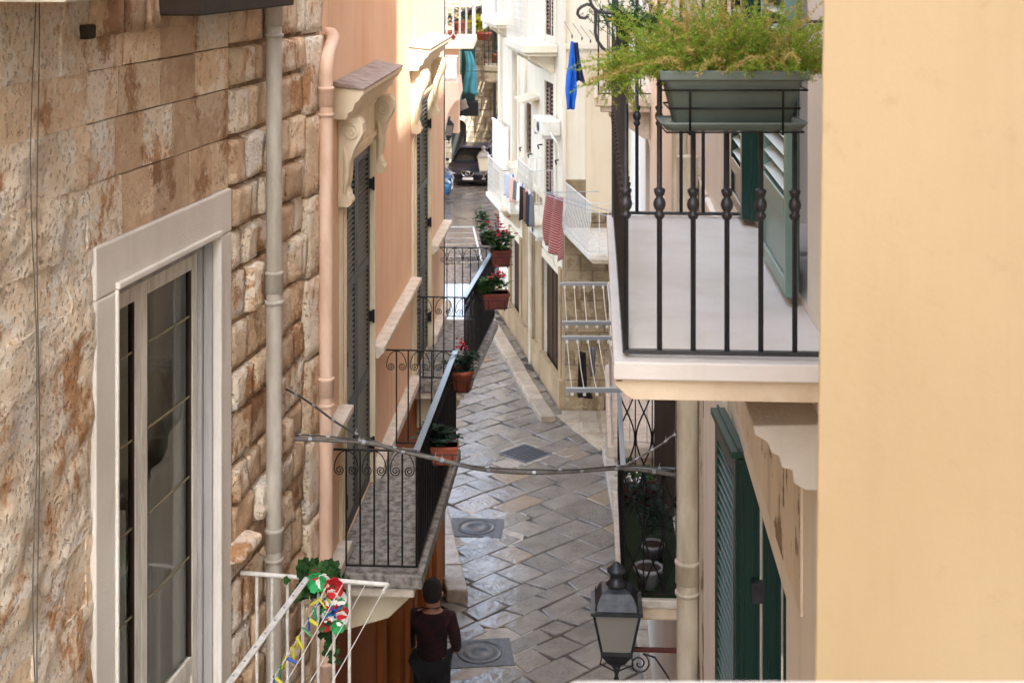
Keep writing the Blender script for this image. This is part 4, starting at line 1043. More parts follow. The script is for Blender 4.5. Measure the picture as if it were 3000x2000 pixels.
# balconies of the white house
def wb(label, px0, px1, py, dep, rh, slab='white_wall', sp=.12, thick=.10):
    u1, z = on(FD, px0, py, 0); u0, _ = on(FD, px1, py, 0)
    return iron_box_balcony(label, FD, u0, u1, z, dep, rh, MT['white_metal'], MT[slab], sp=sp, thick=thick, group='small white railed balconies on the white house')
zt1 = on(FD, 1640, 640, .0)[1]
wb('white railed balcony with thin bars in front of the tall brown shutters', 1590, 1636, 600, .50, .95)
wb('upper white balcony directly beneath the top brown shutters', 1572, 1634, 110, .62, .98, thick=.16)
wb('highest small white balcony near the far end of the white house', 1484, 1526, 42, .55, .95, thick=.16)
t = wb('balcony with white railing and clothes drying in front of the narrow window', 1486, 1530, 560, .45, .85)
# solid white screen balcony at the far corner
u0, z0 = on(FD, 1467, 500, 0)
t = thing('balcony', 'balcony closed by a plain white screen at the far corner of the white house', 'balcony', FD, (du(32.7), 0, on(FD, 1470, 480, 0)[1]))
MB().box(0, 1.5, 0, .17, -.12, 0).build('slab', MT['ledge_stone'], t, bevel=.02)
MB().box(0, 1.5, .15, .17, .02, 1.02).build('screen', MT['fabric_white'], t, bevel=.004); MB().box(0, .03, .02, .15, .02, 1.02).build('side_screen', MT['fabric_white'], t, bevel=.004)
MB().box(-.02, 1.52, .13, .19, 1.021, 1.06).build('handrail', MT['white_metal'], t)

# corner balcony on the front face with white rail
b0 = at(1652, 666, 26.5); zc_ = H - 5.19
t = thing('iron_balcony', 'white wrought railing balcony on the corner of the white house above dark stone', 'balcony', FW, (0, 0, zc_))
poly = [(.95, 26.5), (1.31, 24.2), (2.1, 24.15), (2.1, 26.5)]
MB().prism(poly, 'z', -.12, 0).build('slab', MT['ledge_stone'], t, bevel=.03)
MB().prism([(1.02, 26.5), (1.37, 24.32), (2.1, 24.28), (2.1, 26.5)], 'z', -.2, -.121).build('slab_moulding', MT['slab_stone'], t, bevel=.03)
pr = {}
def bell(): 
    return MB().tube([(0, -(.0 + .06*max(0, math.sin((.55-z)*3.2)) if z < .55 else 0), z) for z in [i*.84/12 + .02 for i in range(13)]], .009, 6)
rail_side(t, (.98, 26.45), (1.34, 24.24), .86, .03, .115, bell, MT['white_metal'], MT['white_metal'], protos=pr, top=(.012, .014))
rail_side(t, (1.34, 24.24), (2.08, 24.2), .86, .03, .15, bell, MT['white_metal'], MT['white_metal'], protos=pr, top=(.012, .014), first=False)

# ================================================================ FAR END: stone house with arch, covered corner, far left house
YE = 55.6
far_house = thing('arched_stone_house', 'far rubble stone house closing the lane with an arched dark doorway', 'house', FW, (0, YE, 0))
def fx(px, py): p = at(px, py, YE); return p.x, p.z
ax0, _ = fx(1322, 400); ax1, _ = fx(1366, 400); _, az = fx(1344, 372); axc = (ax0+ax1)/2; ar = (ax1-ax0)/2
wm = MB(); 
for (a, b, c, d) in ((-6, ax0, -.1, 8.0), (ax1, 1.2, -.1, 8.0), (ax0, ax1, az+ar, 8.0)): wm.add([(a,0,c),(b,0,c),(b,0,d),(a,0,d)], [(0,1,2,3)])
n = 10; arc = [(axc - ar*math.cos(math.pi*i/n), az + ar*math.sin(math.pi*i/n)) for i in range(n+1)]
for (p, q) in zip(arc, arc[1:]): wm.add([(p[0],0,p[1]),(q[0],0,q[1]),(q[0],0,az+ar),(p[0],0,az+ar)], [(0,1,2,3)])
wm.add([(-6,0,8),(1.2,0,8),(1.2,6,8),(-6,6,8)], [(0,1,2,3)])
wm.build('wall', MT['mortar'], far_house)
MB().box(ax0-.1, ax1+.1, .32, .4, -.1, az+ar+.1).build('roller_door', simple('roller_door', '#2f3330', .5), far_house)
k = az+ar; m = MB()
for i in range(30): m.box(ax0, ax1, .30, .32, i*.11, i*.11+.09)
m.build('door_slats', bpy.data.materials['roller_door'], far_house, kind='stuff')
m0 = []
ro = ar + .30
for i in range(9):
    q0, q1 = math.pi*i/9 + .012, math.pi*(i+1)/9 - .012
    P = [(axc - ar*math.cos(q0), az + ar*math.sin(q0)), (axc - ro*math.cos(q0), az + ro*math.sin(q0)), (axc - ro*math.cos(q1), az + ro*math.sin(q1)), (axc - ar*math.cos(q1), az + ar*math.sin(q1))]
    MB().prism(P, 'y', -.09, .3).build('arch_stone', MT['trim_cream'], far_house, bevel=.015)
for (a, b) in ((ax0-.30, ax0), (ax1, ax1+.30)):
    for i in range(8): MB().box(a, b, -.09, .3, i*az/8+.01, (i+1)*az/8-.01).build('jamb_stone', MT['trim_cream'], far_house, bevel=.015)
cnt_ = 0; z = 0.0
while z < 7.8:
    hh = U(.20, .30); x = ax1 + .32
    while x < .35:
        L = U(.24, .46)
        if cnt_ < 290: MB().box(x+.012, x+L-.012, -U(.02, .07), 0, z+.012, z+hh-.012).build('rubble_stone', MT['far_stone'], far_house, bevel=.02); cnt_ += 1
        x += L
    z += hh
# left parts of that wall
for i in range(26):
    for j in range(6): 
        x = ax0 - .35 - (j+1)*.42; 
        if cnt_ < 299: MB().box(x+.01, x+.40, -U(.02, .05), 0, i*.32+.01, i*.32+.30).build('rubble_stone', MT['dark_stone'], far_house, bevel=.02); cnt_ += 1
# buttress with drainpipe and covered corner on the right
p0 = at(1441, 300, 54.8)
cov = thing('covered_porch', 'dark covered corner with stone pier beside the far arched door', 'porch', FW, (0, 53, 0))
MB().box(-.62, -.30, 1.6, 2.5, 0, 6.3).build('pier', MT['dark_stone'], cov, bevel=.02)
z_ = at(1400, 290, 52).z
MB().prism([(-1.9, 6.25), (-.2, 6.6), (1.6, 6.3), (1.6, 6.15), (-1.9, 6.1)], 'y', -.2, 2.5).build('porch_roof', MT['brown_beam'], cov, bevel=.02)
tag(MB().tube([(-.66, 54.9, 0.0), (-.66, 54.9, 6.8)], .07, 10).build('drainpipe', MT['iron']), 'dark drainpipe on the sunlit far stone wall', 'drainpipe')
# wooden posts / gate in the dark corner
t = thing('iron_gate', 'black iron railing in the dark corner right of the far car', 'railing', FW, (0, 50.5, 0))
for i in range(9): MB().tube([(-.55+i*.12, 0, .9), (-.55+i*.12, 0, 2.1)], .012, 6).build('bar', MT['black_iron'], t)
for z in (.9, 2.1): MB().box(-.6, .6, -.02, .02, z-.02, z+.02).build('rail', MT['black_iron'], t)
MB().box(-.62, .8, -.1, .5, 0, .88).build('base_wall', MT['kerb_warm'], t, bevel=.02)

# unseen plank screen added over the lane end to shade car, arch and wall
t = thing('shade_screen', 'added unseen plank screen shading the far end of the lane', 'shade_screen', FW, (0, 50, 7.6))
rp = random.Random(4); x_ = -4.2
while x_ < .9:
    bw = rp.uniform(.10, .34); MB().box(x_, x_+bw, -1.7, 3.2, 0, .06).build('plank', MT['dark_wood'], t); x_ += bw + rp.choice([.02, .03, .05, .16])
for y_ in (-1.6, .8, 3.1): MB().box(-4.4, 1.1, y_-.08, y_+.08, -.18, -.001).build('beam', MT['brown_beam'], t)
# far left pink house with balconies
FF = frame(0.9, -0.058)                        # plane X = .9-.058Y  -> -1.7 at Y=44
far_left = thing('far_pink_house', 'far pale pink house on the left beyond the arch side balcony', 'house', FW, (0, 43, 0))
MB().box(-6, -2.45, 0, 9.5, -.1, 7.7).build('wall', MT['pink_plaster'], far_left, bevel=.02)
MB().box(-6, -2.42, -.06, 9.4, 5.5, 5.7).build('string_course', MT['trim_cream'], far_left, bevel=.02)
def fl(px, py, Y=41.5): return at(px, py, Y)
def xbalcony(t, x0, x1, y0, y1, th, mat): 
    MB().box(x0, x1, y0, y1, -th, 0).build('slab', mat, t, bevel=.02)
p = at(1388, 140, 41.0); zb1 = at(1388, 122, 41).z
t = thing('iron_balcony', 'far left upper balcony with white crossing bar railing and potted plants', 'balcony', FW, (0, 0, zb1))
MB().box(-3.2, p.x, 41.0, 44.5, -.22, 0).build('slab', MT['trim_cream'], t, bevel=.03)
def xbar():
    m = MB(); s = .16
    m.tube([(-s/2, 0, .02), (s/2, 0, .22)], .011, 5).tube([(s/2, .003, .02), (-s/2, .003, .22)], .011, 5)
    m.tube([(-s/2, 0, .22), (-s/2, 0, 1.0)], .011, 5).tube([(s/2, 0, .22), (s/2, 0, 1.0)], .011, 5)
    return m
pr = None
for i in range(8):
    M = T(p.x-.12-i*.19, 41.05, 0)
    if pr is None: pr = xbar().build('crossed_bars', MT['white_metal'], t, M)
    else: inst(pr, t, M)
for i in range(14):
    inst(pr, t, T(p.x-.04, 41.25+i*.22, 0) @ RZ(90))
MB().box(-3.2, p.x, 41.02, 41.06, 1.0, 1.04).box(p.x-.06, p.x-.02, 41.02, 44.5, 1.0, 1.04).build('handrail', MT['white_metal'], t)
MB().box(-3.2, p.x-.5, 43.0, 43.6, -2.9, -.25).build('pink_back_wall', MT['pink_plaster'], t)
# second balcony below with curved underside
p = at(1345, 248, 40.0); zb2 = at(1345, 240, 40).z
t = thing('stone_balcony', 'far left lower balcony with curved stone underside and white rail', 'balcony', FW, (0, 0, zb2))
x1 = at(1342, 200, 40).x
prof = [(x1, 0), (x1+.05, -.5), (x1-.12, -.62), (x1-.30, -.95), (x1-.42, -1.5), (x1-.55, -2.2), (-3.2, -2.2), (-3.2, 0)]
MB().prism(prof, 'y', 40.0, 42.5).build('stone_underside', MT['trim_pinkish'], t, bevel=.03)
for i in range(9): MB().tube([(x1-.05-i*.1, 40.1, 0), (x1-.05-i*.1, 40.1, .7)], .012, 5).build('bar', MT['white_metal'], t)
MB().box(x1-1, x1, 40.06, 40.12, .7, .74).build('handrail', MT['white_metal'], t)
MB().sheet(lambda p_, q: (x1-.55+.5*p_, 40.02+.02*math.sin(p_*20), .05+.62*q), 14, 6).build('hanging_cloth', MT['fabric_white'], t, solid=.008)
# teal curtain on a dark green frame
t = thing('awning_frame', 'dark green timber bay with teal canvas blind blowing out on the far left', 'awning', FW, (0, 46, 0))
a = at(1333, 150, 46); b = at(1392, 290, 46); c = at(1345, 290, 46)
MB().box(a.x, b.x, .25, .45, b.z-.1, a.z+.35).build('bay_back', MT['green_dark'], t, bevel=.02)
MB().box(a.x-.3, b.x+.1, -.1, .6, b.z-.55, b.z-.1).build('bay_underside', MT['fabric_black'], t, bevel=.02)
MB().box(a.x-.02, a.x+.20, .0, .3, b.z-.1, a.z+.35).build('bay_post', MT['green_pale'], t)
e0 = at(1360, 150, 46); e1_ = at(1404, 270, 46)
def blind(p_, q):
    top = Vector((e0.x + .22*p_, .1, e0.z - .0)); bot = Vector((e0.x + .02 + .52*p_, -.75 - .1*math.sin(p_*3), e1_.z + .05*math.sin(p_*4)))
    v = top.lerp(bot, q); v.y += -.25*math.sin(q*math.pi)*.6 + .03*math.sin(p_*14+q*3); v.x += .06*math.sin(q*5); return (v.x, v.y, v.z)
MB().sheet(blind, 16, 22).build('canvas_blind', MT['fabric_teal'], t, solid=.01)
# little striped awning
p = at(1340, 305, 44)
MB().sheet(lambda u_, v_: (p.x-.16+.42*u_+.1*v_, 44-.5*u_, p.z - .28*v_ + .22*u_), 6, 4).build('striped_awning', MT['awning_stripes'], solid=.01)
tag(bpy.data.objects['striped_awning'], 'small blue and white striped awning above the far arch', 'awning')

# ================================================================ LANTERNS
def lantern(t, w_, h_, glass=MT['lamp_glass'], metal=MT['lamp_metal'], gk=.5):
    b0, b1 = w_*.30, w_*.46        # half widths bottom/top of the glass
    zt = 0; gz = -h_*gk
    corners = [(-1,-1),(1,-1),(1,1),(-1,1)]
    for (sx, sy) in corners: MB().tube([(sx*b1, sy*b1, zt), (sx*b0, sy*b0, gz)], w_*.028, 6).build('frame_bar', metal, t)
    for k in range(4):
        (ax, ay), (bx, by) = corners[k], corners[(k+1)%4]
        MB().add([(ax*b1*.97, ay*b1*.97, zt), (bx*b1*.97, by*b1*.97, zt), (bx*b0*.97, by*b0*.97, gz), (ax*b0*.97, ay*b0*.97, gz)], [(0,1,2,3)]).build('glass_pane', glass, t, solid=.004)
    m = MB(); m.loft([[(sx*w_*.52, sy*w_*.52, z) for sx, sy in corners] for z in (0, .02)], smooth=False)
    m.loft([[(sx*q*w_, sy*q*w_, z*h_) for sx, sy in corners] for q, z in ((.44, .021/h_), (.36, .13), (.30, .17), (.16, .20))], smooth=False)
    m.build('roof', metal, t, bevel=.004)
    MB().lathe([(w_*.17, h_*.19), (w_*.22, h_*.21), (w_*.14, h_*.25), (w_*.12, h_*.30), (w_*.19, h_*.33), (w_*.19, h_*.36), (w_*.12, h_*.38), (w_*.05, h_*.42), (.002, h_*.43)], seg=16).build('chimney', metal, t)
    for (sx, sy) in corners: MB().lathe([(.004, 0), (w_*.03, .01), (w_*.015, .03), (.002, .05)], (sx*w_*.42, sy*w_*.42, .02), 8).build('finial', metal, t)
    m = MB(); m.loft([[(sx*b0*q, sy*b0*q, z) for sx, sy in corners] for q, z in ((1.08, gz+.008), (1.08, gz-.018), (.55, gz-.10), (.25, gz-.13))], smooth=False)
    m.build('base', metal, t, bevel=.003)
    m = MB()
    for (sx, sy) in corners: m.tube([(sx*b0*1.0, sy*b0, gz-.02), (sx*b0*1.1, sy*b0*1.1, gz-.07), (sx*b0*.5, sy*b0*.5, gz-.13), (0, 0, gz-.18)], .006, 6)
    m.lathe([(.002, gz-.26), (.02, gz-.23), (.012, gz-.20), (.025, gz-.16), (.02, gz-.12)]); m.build('cage', metal, t)
p = at(1806, 1772, 10.0)
t = thing('street_lantern', 'large dark grey glazed street lantern below the plant filled balcony', 'street lamp', FW, (p.x, p.y, p.z), None, RZ(-3))
lantern(t, .345, .72, gk=.40)
gz = -.29
MB().box(-.05, .62, -.016, .016, gz-.03, gz-.004).build('bracket_arm', MT['rust_iron'], t, bevel=.003)
MB().tube([(x+.16, 0, z+gz-.115) for x, z in spiral(.075, 1.8, 26, 1.2, -1)], .006, 6).build('bracket_scroll', MT['lamp_metal'], t)
MB().tube([(.19, 0, gz-.045), (.27, 0, gz-.07), (.36, 0, gz-.20), (.50, 0, gz-.50)], .007, 6).build('bracket_brace', MT['lamp_metal'], t)
MB().box(-.045, .045, -.178, -.17, .035, .075).build('number_plate', MT['fabric_grey'], t) if False else None
p = at(1417, 460, 46)
t = thing('street_lantern', 'far cream glass street lantern in front of the dark car', 'street lamp', FW, tuple(p))
lantern(t, .42, .86, glass=simple('lamp_glass_pale', '#cfc6b0', .4), metal=simple('lamp_metal_pale', '#8c827a', .5, .2))
MB().tube([(.1, 0, .25), (.35, .3, .9), (.5, .8, 1.6)], .03, 6).build('bracket_arm', MT['lamp_metal'], t)
p = at(1315, 366, 42)
t = thing('street_lantern', 'small lantern hung on the far left house corner beside the arch', 'street lamp', FW, tuple(p))
lantern(t, .30, .62)
MB().box(-.5, .0, -.02, .02, -.45, -.42).build('bracket_arm', MT['lamp_metal'], t)

# ================================================================ CARS
def make_car(label, paint, M):
    t = thing('parked_car', label, 'car', FW, (0, 0, 0), None); t.matrix_world = M
    # front faces -y; stations along y: (y, half width, sill z, shoulder z, crown z)
    S = [(0.0,.60,.30,.50,.55),(.05,.72,.24,.62,.67),(.18,.80,.20,.72,.79),(.55,.83,.18,.80,.90),(1.0,.84,.18,.86,.97),(1.6,.84,.18,.90,.98),(2.6,.84,.18,.93,.99),(3.4,.82,.22,.95,.99),(3.75,.74,.30,.88,.92)]
    rings = []
    for y, hw, z0, zs, zc in S:
        ring = [(-hw*.92, y, z0), (-hw, y, z0+.12), (-hw, y, zs-.12), (-hw*.95, y, zs), (-hw*.6, y, zc-.01), (0, y, zc), (hw*.6, y, zc-.01), (hw*.95, y, zs), (hw, y, zs-.12), (hw, y, z0+.12), (hw*.92, y, z0)]
        rings.append(ring)
    MB().loft(rings).build('body', paint, t, bevel=.0)
    G = [(.95,.74,.95,.70,.955),(1.55,.70,.97,.58,1.43),(2.2,.70,.98,.60,1.50),(3.0,.70,.98,.57,1.46),(3.62,.66,.97,.48,1.02)]
    rings = [[(-a, y, z0), (-b, y, z1-.02), (-b*.8, y, z1), (b*.8, y, z1), (b, y, z1-.02), (a, y, z0)] for y, a, z0, b, z1 in G]
    MB().loft(rings).build('glasshouse', MT['glass_dark'], t)
    MB().sheet(lambda u_, v_: ((-.56+1.12*u_), 1.57+1.5*v_, 1.44+.085*math.sin(math.pi*(.15+.7*v_))), 6, 8).build('roof', paint, t, solid=.03)
    for sx in (-1, 1):
        MB().tube([(sx*.73, .97, .965), (sx*.575, 1.56, 1.445)], .028, 6).build('windscreen_pillar', paint, t)
        # headlight: swept almond
        hl = [(sx*.40, -.0, .60), (sx*.52, .0, .66), (sx*.70, .12, .77), (sx*.80, .42, .84), (sx*.815, .38, .74), (sx*.74, .06, .64), (sx*.55, -.02, .575)]
        MB().add([(x*1.01, y-.035, z) for x, y, z in hl], [tuple(range(7))]).build('headlight', MT['chrome'] if False else simple('headlight_glass', '#9aa6b8', .1, .3) if 'headlight_glass' not in bpy.data.materials else bpy.data.materials['headlight_glass'], t, solid=.03)
        m = MB().box(sx*.86, sx*1.0, 1.12, 1.24, .93, 1.06); m.build('mirror', paint, t, bevel=.03)
        MB().box(sx*.48, sx*.62, -.03, .0, .34, .40).build('fog_light', MT['chrome'], t, bevel=.01)
        for wy in (.72, 3.05):
            w_ = MB().lathe([(.02, -.09), (.26, -.09), (.30, -.06), (.30, .06), (.26, .09), (.02, .09)], seg=24).build('wheel', MT['tyre'], t, T(sx*.76, wy, .30) @ RY(90))
            MB().lathe([(.02, .092), (.17, .085), (.18, .07)], seg=16).build('rim', MT['grey_metal'], w_, RY(180 if sx < 0 else 0))
    # shield grille, plate, lower intake
    sh = [(-.23, .70), (.23, .70), (.20, .58), (.12, .48), (0, .44), (-.12, .48), (-.20, .58)]
    MB().prism(sh, 'y', -.035, .0).build('grille', MT['plastic_black'], t)
    MB().tube([(x, -.045, z) for x, z in sh], .014, 6, closed=True).build('grille_surround', MT['chrome'], t)
    MB().tube([(.075*math.cos(q*.52), -.05, .60+.075*math.sin(q*.52)) for q in range(12)], .010, 6, closed=True).build('emblem', MT['chrome'], t)
    MB().box(-.18, .18, -.045, -.03, .31, .42).build('number_plate', MT['plate'], t, bevel=.004)
    MB().box(-.62, .62, -.022, .05, .22, .31).build('lower_intake', MT['plastic_black'], t, bevel=.01)
    MB().box(-.5, .5, 1.35, 1.45, .96, .985).build('wiper_cowl', MT['plastic_black'], t)
    return t
px_ = at(1372, 530, 51.2)
make_car('dark navy hatchback with chrome shield grille parked before the arched door', MT['car_navy'], T(px_.x-.02, 51.4, 0) @ RZ(-7) @ Matrix.Diagonal((1.05, 1, .80, 1)))
p = flr(1318, 592, 0)
make_car('bright blue small car whose corner peeks out behind the pink house', MT['car_blue'], T(p.x, p.y+.75, 0) @ RZ(86))
# ================================================================ PLANTS AND POTS
def leaves(c, rad, n, size, seed=0, droop=.3, wid=.55, bias=0.0):
    """n folded leaves spread through an uneven ellipsoid"""
    r = random.Random(seed); m = MB(); c = Vector(c)
    lobes = [(Vector((r.uniform(-.6,.6)*rad[0], r.uniform(-.6,.6)*rad[1], r.uniform(-.4,.7)*rad[2])), r.uniform(.35,.65)) for _ in range(7)]
    for _ in range(n):
        lc, ls = r.choice(lobes); d = Vector((r.gauss(0,1), r.gauss(0,1), r.gauss(0,1))).normalized() * r.random()**.4
        p = c + lc + Vector((d.x*rad[0], d.y*rad[1], d.z*rad[2]))*ls
        a = r.uniform(0, 6.28); o = Vector((math.cos(a), math.sin(a), r.uniform(-droop, .5))).normalized(); L = size*r.uniform(.6,1.3)
        sd_ = o.cross(Vector((0,0,1))).normalized()*L*wid*.5; up = sd_.cross(o).normalized()*L*.10
        m.add([p, p+o*L*.45+sd_+up, p+o*L, p+o*L*.45-sd_+up, p+o*L*.5], [(0,1,4),(1,2,4),(2,3,4),(3,0,4)])
    return m
def flowers(pts, s, seed=1):
    r = random.Random(seed); m = MB()
    for p in pts:
        for k in range(6):
            a = k*1.047 + r.uniform(-.3,.3); o = Vector((math.cos(a), math.sin(a), r.uniform(.2,1.4))).normalized()*s*r.uniform(.7,1.2); sd_ = o.cross(Vector((0,0,1))).normalized()*s*.45
            P = Vector(p); m.add([P, P+o*.6+sd_, P+o, P+o*.6-sd_], [(0,1,2,3)])
    return m
def pot(t, r, h, mat, soil=True, square=False, Mx=None):
    if square:
        w, d = r
        o = MB().loft([[(-w*k, -d*k, z), (w*k, -d*k, z), (w*k, d*k, z), (-w*k, d*k, z)] for k, z in ((.82, 0), (.96, h*.82), (1.04, h*.82), (1.04, h), (.96, h), (.93, h*.9))], smooth=False).build('pot', mat, t, Mx, bevel=.004)
        MB().box(-w*.93, w*.93, -d*.93, d*.93, h*.86, h*.9).build('soil', MT['soil'], t, Mx)
    else:
        o = MB().lathe([(r*.68, 0), (r*.93, h*.78), (r*1.03, h*.79), (r*1.05, h), (r*.95, h), (r*.92, h*.9), (.01, h*.9)], seg=24).build('pot', mat, t, Mx)
        MB().lathe([(.01, h*.9), (r*.90, h*.905), (r*.88, h*.91), (.01, h*.93)], seg=20).build('soil', MT['soil'], t, Mx)
    return o
def potted(label, p, r, h, mat, lrad, ln, ls, lmat, fl=None, square=False, group=None, name='potted_plant', ring=True, lz=.6, fmat='petal_red', rot=None, seed=3):
    t = thing(name, label, 'potted plant', FW, tuple(p), group, rot)
    pot(t, r, h, mat, square=square)
    leaves((0, 0, h + lrad[2]*lz), lrad, ln, ls, seed).build('foliage', MT[lmat], t, kind='stuff')
    rr = random.Random(seed)
    if fl: flowers([(rr.gauss(0,.32)*fl[1], rr.gauss(0,.32)*fl[1], h + lrad[2]*fl[2] + abs(rr.gauss(0,.5))*fl[3]) for _ in range(fl[0])], fl[4], seed).build('flowers', MT[fmat], t, kind='stuff')
    if ring:
        rw = r if not square else max(r)
        m = MB()
        if square:
            w, d = r; 
            for z in (h*.15, h*.62): m.tube([(-w*1.07,-d*1.12,z),(w*1.07,-d*1.12,z),(w*1.07,d*1.12,z),(-w*1.07,d*1.12,z)], .004, 5, closed=True)
            for x in (-w*.6, w*.6): m.tube([(x, -d*1.14, h*.62), (x, -d*1.1, -.01), (x, d*1.1, -.01)], .004, 5)
        else:
            for z, k in ((h*.55, .98), (0, .75)): m.tube([(r*k*math.cos(q*.524), r*k*math.sin(q*.524), z) for q in range(12)], .004, 5, closed=True)
            for q in range(6): m.tube([(r*.98*math.cos(q*1.047), r*.98*math.sin(q*1.047), h*.55), (r*.76*math.cos(q*1.047), r*.76*math.sin(q*1.047), 0)], .004, 5)
        m.build('wire_holder', MT['black_iron'], t)
    return t
g_ = 'pots on the outer rails of the pink house balconies'
def P_(px, py, Y): return at(px, py, Y)
potted('round terracotta pot of red cyclamen on the far corner of the nearer iron balcony', P_(1354, 1142, 13.55), .112, .20, MT['terracotta'], (.16, .16, .10), 330, .065, 'leaves_dark', (22, .07, 1.7, .10, .025), group=g_, seed=5)
potted('square terracotta pot with only dark leaves on the near balcony outer rail', P_(1302, 1352, 11.95), (.115, .095), .155, MT['terracotta'], (.19, .15, .10), 420, .075, 'leaves_dark', None, True, g_, seed=8)
potted('terracotta pot of red flowers highest on the farther iron balcony rail', P_(1466, 778, 18.3), (.132, .11), .215, MT['dark_terracotta'], (.23, .18, .16), 420, .085, 'leaves', (30, .20, 1.1, .22, .040), True, g_, seed=9, rot=RZ(8))
potted('wide terracotta trough of red cyclamen lower on the farther iron balcony rail', P_(1451, 902, 16.9), (.160, .11), .19, MT['dark_terracotta'], (.24, .18, .12), 420, .085, 'leaves', (20, .18, 1.2, .12, .036), True, g_, seed=12, rot=RZ(8))
potted('small leafy light green shrub in a dark pot behind the red flowers', P_(1425, 716, 19.3), .10, .14, MT['plastic_black'], (.16, .14, .22), 220, .07, 'leaves', None, False, None, seed=14, ring=False)
# on the lower right balcony
b = tl.matrix_world
def LP(u, n, z=.014): return b @ Vector((ua - ru(10.4).x + u, n, z)) if False else b @ Vector((ru(10.4).x + u, n, z))
potted('white round pot with dark olive shrub at the front of the green mat balcony', LP(.16, .27), .105, .15, MT['white_pot'], (.20, .17, .22), 520, .05, 'leaves_dark', None, ring=False, lz=1.9, seed=21)
potted('second smaller white pot behind the olive shrub on the green mat', LP(.62, .22), .09, .13, MT['white_pot'], (.15, .14, .14), 200, .05, 'leaves_dark', None, ring=False, lz=1.2, seed=22)
potted('bright red pot with green plant near the far end of the green mat balcony', LP(1.72, .18), .10, .17, MT['red_pot'], (.13, .12, .11), 160, .06, 'leaves', None, ring=False, lz=.7, seed=23)
potted('dark pot with pale green plant beside the red pot on the lower right balcony', LP(1.75, .36), .085, .15, MT['dark_terracotta'], (.11, .11, .12), 150, .05, 'leaves', None, ring=False, lz=.8, seed=24)
# far pots
potted('bright yellow flowering plant in an orange pot high on the far stone wall', at(1416, 118, 47), .26, .26, MT['terracotta'], (.46, .4, .34), 700, .13, 'leaves_yellow', None, ring=False, lz=.7, seed=31)
potted('terracotta pot with hanging green plant on the far upper left balcony', at(1346, 92, 41.8), .22, .3, MT['terracotta'], (.3, .3, .3), 220, .12, 'leaves', None, ring=False, seed=32)
potted('dark red pot beside a green plant at the corner of the far upper left balcony', at(1317, 122, 41.7), .24, .32, MT['terracotta'], (.3, .3, .3), 200, .12, 'leaves_grey', None, ring=False, seed=33)
potted('terracotta pot in the far black railing balcony on the right side', at(1458, 182, 46), .18, .26, MT['terracotta'], (.2, .2, .25), 160, .10, 'leaves', None, ring=False, seed=34)
# far right little black balcony with pot
zz_ = at(1455, 190, 46).z
t = thing('iron_balcony', 'far narrow black railed balcony with a terracotta pot beside the white house', 'balcony', FW, (0, 46, zz_))
MB().box(-.9, .3, -.4, .5, -.2, 0).build('slab', MT['far_stone'], t, bevel=.03); MB().box(-.9, .3, -.36, .5, -.55, -.21).build('slab_moulding', MT['far_stone'], t, bevel=.05)
p0 = None
for i in range(9):
    M = T(-.88+i*.13, -.36, 0)
    p0 = MB().tube([(0,0,0),(0,0,1.2)], .012, 5).build('bar', MT['black_iron'], t, M) if p0 is None else (inst(p0, t, M) and p0)
MB().box(-.9, .3, -.38, -.34, 1.2, 1.24).build('handrail', MT['black_iron'], t)
# pier behind it
tag(MB().box(-.85, -.45, 0, .8, 5.9, 8.2).build('stone_pier', MT['far_stone'], M=T(0, 48.2, 0), bevel=.02), 'tall pale stone pier behind the yellow flowers at the lane end', 'pier')

# ---- planter with feathery fern on the near balcony
tw = tb.matrix_world
def q3(px, py, Y=3.78): return at(px, py, Y)
YP = 3.80
c0 = at(2140, 370, YP)
pt = thing('planter_trough', 'long grey green plastic planter hung on the near balcony railing', 'planter', FW, (c0.x, c0.y, c0.z))
s_px = YP/FP
def trough(w0, w1, d0, d1, h, rim):
    rg = []
    for k, z in ((0, 0), (.08, .0), (.9, h*.72), (1.0, h*.72+.001), (1.03, h-rim), (1.10, h-rim+.001), (1.12, h), (1.05, h+.001), (1.0, h*.86)):
        hw = w0 + (w1-w0)*min(k, 1.12); hd = d0 + (d1-d0)*min(k, 1.12)
        if k == 0: hw *= .97; hd *= .9
        ring = []
        for (sx, sy) in ((-1,-1),(1,-1),(1,1),(-1,1)):
            rr = .018
            for q in range(4):
                a = {(-1,-1):180,(1,-1):270,(1,1):0,(-1,1):90}[(sx,sy)] + q*30
                ring.append((sx*(hw-rr)+rr*math.cos(math.radians(a)), sy*(hd-rr)+rr*math.sin(math.radians(a)), z))
        rg.append(ring)
    return MB().loft(rg, cap=True)
trough(.150, .180, .052, .070, .142, .022).build('trough', MT['planter'], pt, T(0, 0, .012))
MB().box(-.185, .185, -.055, .055, .124, .132).build('soil', MT['soil'], pt)
MB().loft([[(sx*w_, sy*d_, z) for sx, sy in ((-1,-1),(1,-1),(1,1),(-1,1))] for w_, d_, z in ((.184,.073,.128),(.196,.082,.130),(.199,.085,.154),(.190,.077,.155),(.186,.073,.140))], smooth=False, cap=False).build('rim', MT['planter'], pt, bevel=.003)
m = trough(.175, .192, .070, .080, .022, .004); m.build('saucer', MT['planter'], pt, T(0, 0, -.004))
m = MB()
for z, w_, d_ in ((-.006, .18, .082), (.055, .172, .070), (.104, .19, .080)):
    m.tube([(-w_, -d_, z), (w_, -d_, z), (w_, d_, z), (-w_, d_, z)], .0028, 6, closed=True)
for x in (-.118, .125): m.tube([(x, -.083, .104), (x, -.080, -.012), (x, .08, -.012), (x, .09, .20), (x, .125, .21)], .0032, 6)
m.build('wire_holder', MT['black_iron'], pt)
def fern(seed, n, spread, zc, mat_bias):
    r = random.Random(seed); m = MB()
    return m
